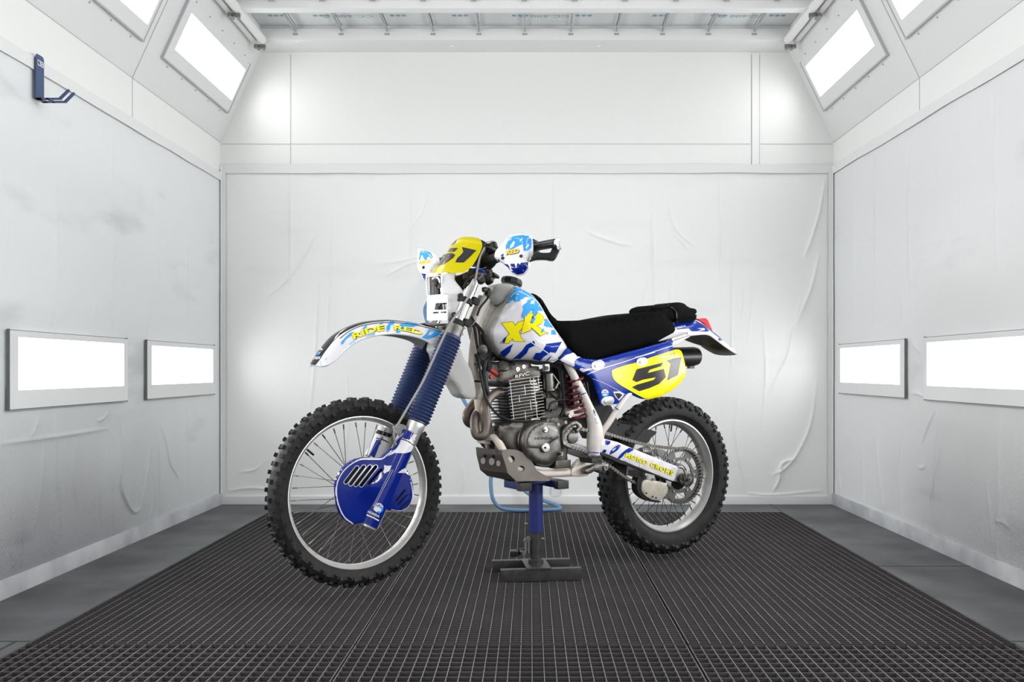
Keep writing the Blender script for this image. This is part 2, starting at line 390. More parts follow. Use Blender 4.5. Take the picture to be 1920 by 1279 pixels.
# hung protective sheets with creases
def sheet(name,m,origin,U,V,N,nu,nv,du,dv,creases,parent):
    """wall covering: grid in wall coordinates (a along U, b along V), relief along N made of sharp paper folds"""
    A_,B_=np.meshgrid(np.arange(nu+1)*du,np.arange(nv+1)*dv)
    h=np.empty(A_.shape)
    for jj in range(0,nv+1,3):
        for ii in range(0,nu+1,3):
            a,b=ii*du,jj*dv
            h[jj:jj+3,ii:ii+3]=.004+.003*noise.noise(Vector((a*1.7,b*.8,U.x*3)))+.0013*noise.noise(Vector((a*9,b*2.2,1.3+U.y)))
    for _ in range(2):
        h[1:-1,1:-1]=(h[1:-1,1:-1]*2+h[:-2,1:-1]+h[2:,1:-1]+h[1:-1,:-2]+h[1:-1,2:])/6
    for pts,wd,hg in creases:
        P=[Vector(p).to_3d() for p in pts]; P=cr_spline(P,4) if len(P)>2 else P
        wd=wd*.62; xs=[p.x for p in P]; ys=[p.y for p in P]
        i0,i1=max(0,int((min(xs)-.05)/du)),min(nu+1,int((max(xs)+.05)/du)+1); j0,j1=max(0,int((min(ys)-.05)/dv)),min(nv+1,int((max(ys)+.05)/dv)+1)
        if i1<=i0 or j1<=j0: continue
        a=A_[j0:j1,i0:i1]; b=B_[j0:j1,i0:i1]; best=np.full(a.shape,9.); tt=np.zeros(a.shape)
        for k in range(len(P)-1):
            p,q_=P[k],P[k+1]; dx,dy=q_.x-p.x,q_.y-p.y; L=dx*dx+dy*dy or 1e-9
            t=np.clip(((a-p.x)*dx+(b-p.y)*dy)/L,0,1); e=np.hypot(a-p.x-t*dx,b-p.y-t*dy); w=e<best
            best=np.where(w,e,best); tt=np.where(w,(k+t)/(len(P)-1),tt)
        prof=np.exp(-(best/wd)**2)+.35*np.exp(-(best/(wd*4))**2)
        h[j0:j1,i0:i1]+=1.25*hg*prof*np.sqrt(np.clip(np.sin(PI*(tt*.96+.02)),0,1))
    h=np.maximum(h,.001); o3=np.array(origin); co=o3+A_[...,None]*np.array(U)+B_[...,None]*np.array(V)+h[...,None]*np.array(N)
    me=bpy.data.meshes.new(name); nvt=(nu+1)*(nv+1); me.vertices.add(nvt); me.vertices.foreach_set('co',co.reshape(-1).astype(np.float32))
    idx=np.arange(nvt).reshape(nv+1,nu+1); qd=np.stack([idx[:-1,:-1],idx[:-1,1:],idx[1:,1:],idx[1:,:-1]],-1).reshape(-1,4)
    me.loops.add(qd.size); me.loops.foreach_set('vertex_index',qd.reshape(-1).astype(np.int32)); me.polygons.add(len(qd)); me.polygons.foreach_set('loop_start',np.arange(0,qd.size,4,dtype=np.int32))
    me.update(calc_edges=True); me.validate(); me.polygons.foreach_set('use_smooth',[True]*len(me.polygons)); me.materials.append(M[m])
    o=bpy.data.objects.new(name,me); col.objects.link(o); o.parent=parent; return o
def bw(px,py): # back wall px -> sheet coords
    return ((px-CX)/F_PX*YB-XL, CAM_H-(py-CY)/F_PX*YB)
def cz(w,h,*p): return ([bw(*a) for a in p],w,h)
back_creases=[cz(.007,.007,(497,560),(530,535),(560,500),(585,455),(595,440)),cz(.006,.005,(600,470),(596,560),(592,650),(585,740),(578,800)),cz(.006,.004,(625,400),(620,520),(612,640)),
 cz(.008,.006,(545,300),(545,420),(545,560)),cz(.006,.004,(760,440),(790,400),(800,370)),cz(.005,.004,(705,495),(745,490),(800,478)),cz(.005,.004,(725,517),(760,498),(800,485)),
 cz(.006,.006,(1253,380),(1262,420),(1280,445),(1305,462)),cz(.005,.004,(1260,435),(1280,455),(1292,470)),cz(.007,.006,(1100,434),(1130,447),(1165,458),(1185,460)),
 cz(.009,.009,(1545,345),(1535,400),(1520,450),(1508,482)),cz(.010,.009,(1535,480),(1520,540),(1500,590),(1480,640)),cz(.012,.010,(1500,560),(1478,660),(1460,700),(1440,740)),
 cz(.010,.008,(1530,720),(1520,790),(1500,840),(1475,875),(1450,890)),cz(.012,.009,(1490,860),(1465,870),(1460,900),(1450,920)),cz(.006,.007,(1222,400),(1224,480),(1228,580)),
 cz(.005,.005,(1348,330),(1350,450),(1352,560)),cz(.005,.004,(1038,330),(1038,440),(1040,560)),cz(.006,.005,(1215,520),(1208,560),(1202,590)),cz(.006,.005,(1258,520),(1256,600),(1254,700)),
 cz(.008,.005,(1388,520),(1395,560),(1390,600)),cz(.007,.004,(1405,500),(1410,560),(1402,640)),cz(.008,.006,(1385,740),(1378,800),(1385,860),(1395,900)),cz(.006,.005,(1430,600),(1435,700),(1428,800)),
 cz(.008,.006,(430,920),(470,915),(520,918)),cz(.006,.005,(500,860),(480,880),(450,885)),cz(.006,.004,(650,700),(654,780),(648,850)),cz(.006,.005,(860,560),(856,600),(862,640)),
 cz(.006,.006,(866,870),(868,900),(864,930)),cz(.009,.006,(1400,925),(1450,928),(1540,920)),cz(.006,.005,(1370,440),(1372,560),(1371,700)),cz(.005,.004,(768,330),(770,450),(766,520))]
sb=sheet('wall_covering','sheetB',Vector((XL,YB,.0)),Vector((1,0,0)),Vector((0,0,1)),Vector((0,-1,0)),600,330,3.901/600,.0065,back_creases,wb)
def lw(px,py): Y=XL*F_PX/(px-CX); return (YB-Y, CAM_H-(py-CY)*Y/F_PX)
def rw(px,py): Y=XR*F_PX/(px-CX); return (YB-Y, CAM_H-(py-CY)*Y/F_PX)
def cl_(w,h,*p): return ([lw(*a) for a in p],w,h)
def cr_(w,h,*p): return ([rw(*a) for a in p],w,h)
C1=lambda x,y:(x*.5622,560+y*.5622)
C2=lambda x,y:(1400+x*.5622,560+y*.5622)
lc=[cl_(.010,.010,C1(395,380),C1(400,500),C1(395,620),C1(415,680),C1(440,712),C1(465,700)),cl_(.008,.008,C1(520,430),C1(525,560),C1(522,745)),cl_(.007,.007,C1(535,425),C1(550,480),C1(565,550),C1(595,598)),
 cl_(.008,.006,C1(375,360),C1(372,600),C1(374,800)),cl_(.009,.008,C1(182,370),C1(180,560),C1(190,700),C1(185,850)),cl_(.008,.006,C1(145,470),C1(130,640),C1(105,780)),cl_(.008,.007,C1(60,650),C1(65,760),C1(62,900)),
 cl_(.007,.006,C1(126,400),C1(110,440),C1(95,465)),cl_(.007,.006,C1(355,380),C1(340,400),C1(320,408)),cl_(.008,.006,C1(500,470),C1(490,560),C1(470,690)),cl_(.007,.005,C1(620,330),C1(622,500),C1(618,700)),
 cl_(.007,.005,C1(165,0),C1(168,60),C1(165,100)),cl_(.006,.004,C1(318,0),C1(315,40),C1(305,66)),cl_(.006,.005,C1(365,0),C1(368,60),C1(366,108)),cl_(.006,.004,C1(492,0),C1(490,60),C1(488,130)),
 cl_(.006,.004,(10,390),(12,430),(8,470)),cl_(.006,.005,(105,230),(106,400),(105,540)),cl_(.006,.005,(210,250),(210,360),(212,600)),cl_(.005,.004,(297,290),(295,420),(298,560)),cl_(.005,.004,(350,320),(350,500),(352,640)),
 cl_(.007,.006,C1(250,480),C1(240,600),C1(255,700)),cl_(.007,.006,C1(30,830),C1(40,880),C1(36,900)),cl_(.007,.005,C1(333,600),C1(330,690),C1(336,760)),cl_(.006,.005,C1(410,430),C1(408,520),C1(400,600)),
 cl_(.009,.006,C1(0,485),C1(180,460),C1(360,432)),cl_(.006,.006,C1(505,560),C1(512,640),C1(498,740))]
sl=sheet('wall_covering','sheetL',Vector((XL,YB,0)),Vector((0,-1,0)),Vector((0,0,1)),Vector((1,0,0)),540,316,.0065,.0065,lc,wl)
rc=[cr_(.010,.009,C2(850,380),C2(848,560),C2(850,700),C2(842,830),C2(850,890)),cr_(.007,.008,C2(843,742),C2(862,745),C2(880,765)),cr_(.006,.006,C2(636,365),C2(612,420),C2(590,478)),cr_(.007,.006,C2(432,390),C2(440,540),C2(460,705)),
 cr_(.007,.006,C2(515,470),C2(510,600),C2(520,750)),cr_(.008,.006,C2(640,380),C2(634,560),C2(636,790)),cr_(.007,.005,C2(610,700),C2(632,600),C2(650,500)),cr_(.008,.006,C2(390,470),C2(392,620),C2(396,700)),
 cr_(.007,.005,C2(800,600),C2(815,700),C2(825,840)),cr_(.007,.006,C2(550,316),C2(575,318),C2(603,330)),cr_(.006,.005,C2(556,110),C2(560,150),C2(580,180)),cr_(.006,.005,C2(575,562),C2(590,565),C2(598,558)),
 cr_(.006,.006,(1640,260),(1642,420),(1640,620)),cr_(.008,.010,(1708,270),(1706,400),(1710,600)),cr_(.006,.004,(1800,200),(1802,400),(1800,560)),cr_(.006,.004,(1600,300),(1602,500),(1601,620)),cr_(.007,.005,(1870,150),(1868,330),(1872,560)),
 cr_(.006,.005,C2(305,560),C2(318,640),C2(308,680)),cr_(.007,.005,C2(520,0),C2(518,60),C2(522,120))]
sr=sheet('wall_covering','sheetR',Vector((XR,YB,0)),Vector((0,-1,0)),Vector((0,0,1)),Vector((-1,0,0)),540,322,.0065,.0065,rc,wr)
# tape bands / baseboards
bm=nb(); add_box(bm,((XL+XR)/2,YB-.008,.026),(XR-XL,.016,.052),bev=.002); struct(obj('baseboard_back',bm,'tape',smooth=30))
bm=nb(); add_box(bm,(XL+.008,(YB+2.0)/2,.036),(.016,YB-2.0,.072),bev=.002); struct(obj('baseboard_left',bm,'tapeL',smooth=30))
bm=nb(); add_box(bm,(XR-.008,(YB+2.0)/2,.036),(.016,YB-2.0,.072),bev=.002); struct(obj('baseboard_right',bm,'tapeL',smooth=30))
tn=[2]
def trim(bm,m='tape',smooth=30): struct(obj('trim_%d'%tn[0],bm,m,smooth=smooth)); tn[0]+=1
def ribbon(p0,p1,wid,N,V,amp=.008,seg=60,t=.0025):
    """tape stuck on by hand: slightly wavy edges"""
    bm=nb(); p0,p1,N,V=map(Vector,(p0,p1,N,V)); prev=None
    for i in range(seg+1):
        f=i/seg; c=p0+(p1-p0)*f; wv=amp*noise.noise(Vector((f*9,wid*50,p0.x))); wu=amp*noise.noise(Vector((f*7+5,wid*31,p0.y)))
        a=bm.verts.new(c+V*(-wid/2+wv)+N*.001); b=bm.verts.new(c+V*(-wid/2+wv)*.98+N*(.001+t)); d=bm.verts.new(c+V*(wid/2+wu)*.98+N*(.001+t)); e=bm.verts.new(c+V*(wid/2+wu)+N*.001)
        if prev:
            for k in range(3): bm.faces.new((prev[k],prev[k+1],(a,b,d,e)[k+1],(a,b,d,e)[k]))
        prev=(a,b,d,e)
    return bm
trim(ribbon((XL,YB-.010,2.13),(XR,YB-.010,2.13),.056,(0,-1,0),(0,0,1)))
trim(ribbon((XL+.010,YB,2.08),(XL+.010,1.8,2.055),.055,(1,0,0),(0,0,1)))
trim(ribbon((XR-.010,YB,2.125),(XR-.010,1.8,2.065),.055,(-1,0,0),(0,0,1)))
trim(ribbon((XL+.02,YB-.012,.05),(XL+.02,YB-.012,2.12),.035,(0,-1,0),(1,0,0),.003))
trim(ribbon((XR-.02,YB-.012,.05),(XR-.02,YB-.012,2.12),.035,(0,-1,0),(1,0,0),.003))
trim(ribbon((XL+.012,YB-.02,.05),(XL+.012,YB-.02,2.12),.03,(1,0,0),(0,1,0),.003))
trim(ribbon((XR-.012,YB-.02,.05),(XR-.012,YB-.02,2.12),.03,(-1,0,0),(0,1,0),.003))
trim(ribbon((.158,YB-.014,.05),(.158,YB-.014,.17),.055,(0,-1,0),(1,0,0),.001,10))
for X,sg in ((XL,1),(XR,-1)): trim(add_tube(nb(),[(X+sg*.006,YB-.006,.05),(X+sg*.006,YB-.006,2.15)],.012,12))
bm=nb() # panel seams above the sheets
zs=CAM_H+(693-270)*YB/F_PX
for px0,px1 in ((413,545),(547,1407),(1426,1560)):
    x0,x1=(px0-CX)*YB/F_PX,(px1-CX)*YB/F_PX; add_box(bm,((x0+x1)/2,YB-.001,zs),(x1-x0,.003,.0022))
for px in (545,1409,1424):
    x=(px-CX)*YB/F_PX; add_box(bm,(x,YB-.001,2.5),(.0022,.003,.72))
for X,sg,T in ((XL,1,XLT),(XR,-1,XRT)):
    for y in (4.61,3.33,2.05):
        add_box(bm,(X+sg*.001,y,2.2),(.003,.0022,.21))
        a=Vector((X,y,ZK)); b=Vector((T,y,ZC)); R=rotmat(b-a,(0,1,0)); add_box(bm,(a+b)/2+Vector((sg*.001,0,-.001)),((b-a).length,.0022,.0035),R)
    add_box(bm,(X+sg*.001,(YB+0)/2,ZK),(.003,YB,.0022))
trim(bm,'seam',None)
bm=nb(); add_box(bm,((1416.5-CX)*YB/F_PX,YB-.003,2.5),(.046,.004,.74)); trim(bm,'panelwhite',None)
# ceiling with filters
finish.keep=False
bm=nb()
add_box(bm,((XLT+XRT)/2,(YB+5.70)/2,ZC+.12),(XRT-XLT,YB-5.70,.24)); add_box(bm,(XLT+.03,(YF+YB)/2,ZC+.13),(.06,YB-YF,.24)); add_box(bm,(XRT-.03,(YF+YB)/2,ZC+.13),(.06,YB-YF,.24))
add_box(bm,((XLT+XRT)/2,(YF+YB)/2,ZC+.26),(XRT-XLT+.4,YB-YF+.2,.05))
ceil=struct(obj('ceiling',bm,'panelwhite',smooth=None))
nrib=11; ribx=[(551+ (1417-551)/10*i-CX)*5.65/F_PX for i in range(nrib)]; pitch=ribx[1]-ribx[0]
edges=[XLT+.06]+ribx+[XRT-.06]
yrows=[(5.25,5.70),(3.95,5.17),(2.65,3.87),(1.35,2.57)]
bm=nb()
for (y0,y1) in yrows:
    for i in range(len(edges)-1):
        add_box(bm,((edges[i]+edges[i+1])/2,(y0+y1)/2,ZC+.095),(edges[i+1]-edges[i]-.006,y1-y0,.02))
struct(finish('ceiling_filter',bm,'filter',ceil,None))
for y0,y1 in yrows:
    bm=nb()
    for x in ribx:
        add_box(bm,(x,(y0+y1)/2,ZC+.055),(.007,y1-y0,.022)); 
        add_box(bm,(x,y1-.012,ZC+.03),(.03,.012,.012))
    finish('ceiling_rib',bm,'ribm',ceil,None)
bm=nb()
for y in (5.21,3.91,2.61,1.31):
    add_box(bm,((XLT+XRT)/2,y,ZC+.015),(XRT-XLT-.1,.07,.05),bev=.004); add_box(bm,((XLT+XRT)/2,y-.05,ZC+.05),(XRT-XLT-.1,.012,.012))
finish('ceiling_beam',bm,'panelwhite',ceil,30)
bm=nb(); add_box(bm,((XLT+XRT)/2,5.70,ZC+.03),(XRT-XLT-.1,.03,.07),bev=.004)
finish('ceiling_beam',bm,'panelwhite',ceil,30)
for sx_,X in ((1,XLT),(-1,XRT)):
    bm=nb(); add_tube(bm,[(X+sx_*.075,1.0,ZC-.005),(X+sx_*.075,5.68,ZC-.005)],.026,14); add_box(bm,(X+sx_*.022,3.3,ZC+.0),(.03,4.8,.045),bev=.004)
    finish('ceiling_rail',bm,'panelwhite',ceil,35)
    for y in (5.70,5.2):
        bm=nb(); add_box(bm,(X+sx_*.055,y,ZC-.04),(.07,.02,.022),bev=.003); add_tube(bm,[(X+sx_*.04,y-.03,ZC-.045),(X+sx_*.04,y+.03,ZC-.045)],.011,8); add_tube(bm,[(X+sx_*.075,y-.02,ZC-.05),(X+sx_*.075,y+.02,ZC-.05)],.009,8)
        finish('rail_clamp',bm,'steel',ceil,35)
for px in (559,847,1124,1414):
    x=(px-CX)*5.8/F_PX; finish('ceiling_screw',lathe([(0,.012),(.012,.010)],(x,5.8,ZC),(0,0,-1),10),'lampframe',ceil,35)
finish.keep=True
for px,txt,wd in ((650,'CC-600 G',.30),(1020,'CC-600 G',.30),(1395,'CC-600 G',.28)):
    x=(px-CX)*5.5/F_PX; y=5.52; t=None
    lettering(txt,lambda u,v:(u,v),ceil,'print',direct=lambda u,v,x=x,wd=wd:Vector((x+wd*(.5-u),y+.04*v,ZC+.0842)))
for px in (515,600,745,862,975,1095,1240,1350,1460):   # faint printed ovals and dashes between the words
    x=(px-CX)*5.5/F_PX; bm=nb()
    for k in range(3): add_lathe(bm,[(0,.014),(.001,.014)],(x+(k-1)*.035,5.53,ZC+.0838),(0,0,1),14)
    finish('filter_mark',bm,'print',ceil,None)
# --- light fixtures
def fixture(label,cat_group,org,A,Bv,N,la,lb,glass,m,watts=1.0):
    """org = corner, A along the booth, Bv up the surface, N into the room; la,lb frame size; glass=(a0,a1,b0,b1)"""
    R=Matrix((A,Bv,N)).transposed()
    e=empty('light_fixture',label,'light',org,0,cat_group); e.matrix_world=Matrix.Translation(org)@R.to_4x4()
    a0,a1,b0,b1=glass; bm=nb()
    for (x0,x1,y0,y1) in ((0,la,0,b0),(0,la,b1,lb),(0,a0,b0,b1),(a1,la,b0,b1)):
        add_box(bm,((x0+x1)/2,(y0+y1)/2,.006),(x1-x0,y1-y0,.012))
    bmesh.ops.remove_doubles(bm,verts=bm.verts[:],dist=1e-5)
    obj('frame',bm,'lampframe',e,None)
    obj('diffuser',box(((a0+a1)/2,(b0+b1)/2,.003),(a1-a0,b1-b0,.006)),m,e,None,label='lit white diffuser panel')
    ld=bpy.data.lights.new('tube_light','AREA'); ld.shape='RECTANGLE'; ld.size=a1-a0-.02; ld.size_y=b1-b0-.02; ld.energy=LAMP_WATTS*watts; ld.spread=math.radians(LAMP_SPREAD)
    lo=bpy.data.objects.new('tube_light',ld); col.objects.link(lo); lo.parent=e; lo.location=((a0+a1)/2,(b0+b1)/2,.008); lo.rotation_euler=(PI,0,0)
    bm=nb()
    if m is M['lampS']:
        for x in (0,la): add_box(bm,(x,lb/2,.008),(.007,lb+.01,.016))
        for y in (0,): add_box(bm,(la/2,y,.008),(la+.01,.009,.018))
    else:
        for x in (0,la): add_box(bm,(x,lb/2,.005),(.005,lb+.01,.011))
        for y in (0,lb): add_box(bm,(la/2,y,.005),(la+.01,.005,.011))
    obj('edge_strip',bm,'seamgrey' if m is M['lampS'] else 'grime',e,None)
    n=5
    for i in range(n):
        for y in ((-.022,lb+.022) if m is M['lampS'] else ()): obj('screw',lathe([(0,.005),(.004,.004)],(la*(i+.5)/n,y,0),(0,0,1),8),'ribm',e,35)
    return e
M['seamgrey']=mat('grey_edge_strip',(.50,.51,.52),.4)
for k,y0 in enumerate((4.737,3.487,2.237,.987,-.263)):
    for side in ('left','right'):
        lab='low white-framed rectangular wall light in the %s wall, %s'%(side,'the one nearest the back corner' if k==0 else 'the larger-looking one nearer the viewer') if k<2 else 'low white-framed wall light in the %s wall beside the camera, %s from the back wall'%(side,('','','third','fourth','fifth')[k])
        if side=='left': fixture(lab,'low wall lights',Vector((XL+.012,y0,.706)),Vector((0,1,0)),Vector((0,0,1)),Vector((1,0,0)),1.018,.298,(.055,.978,.071,.274),M['lampW'],.38 if k==0 else 1.2)
        else: fixture(lab,'low wall lights',Vector((XR-.012,y0+1.020,.712)),Vector((0,-1,0)),Vector((0,0,1)),Vector((-1,0,0)),1.015,.298,(.035,.958,.066,.274),M['lampW'],.38 if k==0 else 1.2)
for k,y0 in enumerate((4.78,3.51,2.24,.97,-.30)):
    for side in ('left','right'):
        X,T=(XL,XLT) if side=='left' else (XR,XRT)
        up=(Vector((T,0,ZC))-Vector((X,0,ZK))).normalized(); org0=Vector((X,0,ZK))+up*(.18 if side=='left' else .197)
        lab='upper rectangular light in the %s slope, %s'%(side,'fully visible, nearest the back wall' if k==0 else 'cut off by the top edge of the picture') if k<2 else 'upper light in the %s slope above the camera, %s from the back wall'%(side,('','','third','fourth','fifth')[k])
        if side=='left': fixture(lab,'slope lights',org0+Vector((0,y0,0)),Vector((0,1,0)),up,Vector((0,1,0)).cross(up),1.03,.33,(.08,1.005,.075,.285),M['lampS'],.38 if k==0 else 1.2)
        else: fixture(lab,'slope lights',org0+Vector((0,y0+1.03,0)),Vector((0,-1,0)),up,Vector((0,-1,0)).cross(up),1.03,.33,(.04,.955,.082,.290),M['lampS'],.38 if k==0 else 1.2)
finish.keep=False
# --- floor grating panels
def grating(nx,ny,wx,wy,name,xm):
    bm=nb(); t=.0022
    def bar(x0,x1,y0,y1,z0,z1,mi,bot=False):
        v=[bm.verts.new(p) for p in ((x0,y0,z1),(x1,y0,z1),(x1,y1,z1),(x0,y1,z1),(x0,y0,z0),(x1,y0,z0),(x1,y1,z0),(x0,y1,z0))]
        for k_,a in enumerate(((0,1,2,3),(0,4,5,1),(1,5,6,2),(2,6,7,3),(3,7,4,0),(7,6,5,4))): bm.faces.new([v[i] for i in a]).material_index=(mi if k_==0 else 2)
    for i in range(nx+1):
        x=.003+(wx-.006)*i/nx; bar(x-t/2,x+t/2,0,wy,-.030,-.0005 if 0<i<nx else 0,0)
    for j in range(ny+1):
        y=.002+(wy-.004)*j/ny; bar(.002,wx-.002,y-t*.4,y+t*.4,-.030,-.0008 if 0<j<ny else 0,(0 if ny==13 else 1) if 0<j<ny else 2)
    return bm
colsx=[(-1.575,-.549),(-.546,.486),(.492,1.515)]
rowsy=[(1.77,2.328,13),(2.335,2.903,13),(2.909,3.503,26),(3.506,4.058,25),(4.061,4.628,26),(4.631,5.212,26),(5.215,5.588,17)]
rn=['partly outside the bottom edge of the picture, seventh row from the back wall','nearest fully seen row','second row from the viewer','third row, under the stand','fourth row','fifth row','narrow last row along the back wall']
cn=['left','centre','right']; proto={}
for j,(y0,y1,ny) in enumerate(rowsy):
    for i,(x0,x1) in enumerate(colsx):
        key=(ny,round(y1-y0,3),i)
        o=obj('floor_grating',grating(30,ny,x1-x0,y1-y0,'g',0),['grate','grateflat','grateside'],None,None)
        o.location=(x0,y0,-.001 if (i,j)!=(2,1) else -.004)
        tag(o,'dark steel floor grating panel, %s column, %s'%(cn[i],rn[j]) if j!=0 else 'dark steel floor grating, %s column, foremost row below the picture edge'%cn[i],'floor grating','floor grating panels')
bm=nb()
for y in (2.331,2.906,3.5045,4.0595,4.6295,5.2135): add_box(bm,((GX0+GX1)/2,y,-.06),(GX1-GX0,.03,.05))
for x in (-.5475,.489): add_box(bm,(x,(GY0+GY1)/2,-.055),(.02,GY1-GY0,.05))
for x in (GX0+.015,GX1-.015): add_box(bm,(x,(GY0+GY1)/2,-.045),(.03,GY1-GY0,.02))
struct(finish('floor_support',bm,'pit',fl,None))
# --- wall bracket
e=empty('wall_bracket','dark blue bent-metal bracket with two prongs, high on the left wall','bracket',(XL+.020,3.70,1.95))
def bq(px,py,X): Y=X*F_PX/(px-CX); return Vector((X,Y,CAM_H-(py-CY)*Y/F_PX))-Vector((XL+.020,3.70,1.95))
bm=nb(); pr=[(-.03,-.004),(.03,-.004),(.03,.165),(.02,.175),(-.02,.175),(-.03,.165)]
vf=[bm.verts.new((0,a,b-.02)) for a,b in pr]; vb=[bm.verts.new((.004,a,b-.02)) for a,b in pr]
bm.faces.new(vf); bm.faces.new(vb[::-1])
for i in range(6): bm.faces.new((vf[i],vf[(i+1)%6],vb[(i+1)%6],vb[i]))
plate=obj('plate',bm,'bracket',e,None)
st=obj('sticker',box((.005,.002,.122),(.001,.045,.022)),'decalwhite',plate,None,label='small white printed sticker')
finish.keep=True
obj('sticker_print',box((.0058,-.012,.122),(.0006,.010,.014),Matrix.Rotation(.5,3,'X')),'black',plate,None)
for z_ in (.127,.118): obj('sticker_print',box((.0058,.010,z_),(.0006,.020,.003)),'bracket',plate,None)
finish.keep=False
bm=nb(); add_box(bm,(.035,-.021,-.024),(.07,.018,.004)); add_box(bm,(.035,.021,-.024),(.07,.018,.004)); add_box(bm,(.012,0,-.024),(.024,.06,.004)); add_box(bm,(.047,0,-.024),(.012,.06,.004))
obj('shelf_plate',bm,'bracket',e,None)
for y in (-.021,.021):
    bm=nb(); add_box(bm,(.082,y,-.024),(.03,.018,.004)); add_box(bm,(.108,y,-.009),(.046,.018,.004),Matrix.Rotation(-.78,3,'Y')); add_lathe(bm,[(-.002,.009),(.002,.009)],(.124,y,.007),(-.7,0,.7),14)
    obj('prong',bm,'bracket',e,None)
# --- air hose on the back wall and floor
def hp(px,py,Y): return Vector(((px-CX)/F_PX*Y,Y,CAM_H-(py-CY)/F_PX*Y))
pts=[hp(812,520,5.86),hp(805,560,5.84),hp(797,588,5.83),hp(820,650,5.8),hp(866,744,5.74),hp(902,808,5.68),hp(921,870,5.63),hp(920,905,5.6),hp(924,935,5.58),hp(938,952,5.58),(hp(964,961,5.58)),hp(1000,963,5.58),hp(1035,961,5.60),hp(1051,954,5.63),hp(1042,947,5.68),hp(1018,938,5.76),hp(990,925,5.84),hp(976,912,5.87)]
for p in pts: p.z=max(p.z,.0125)
ho=tag(obj('air_hose',tube(pts,.0115,12,6),'hose'),'light blue air hose hanging on the back wall and looping on the floor','hose')
obj('coupler',lathe([(0,.014),(.03,.014),(.03,.009),(.07,.009)],hp(812,520,5.86),(0,.2,1),12),'steel',ho)
# ================================================================== THE MOTORCYCLE
bike=empty('motorcycle','white, blue and yellow off-road motorcycle numbered 51, raised on a stand','motorcycle',(OX,OY,0),TH)
V=Vector
FC=V((-.73,0,.404)); RC=V((.742,0,.378))
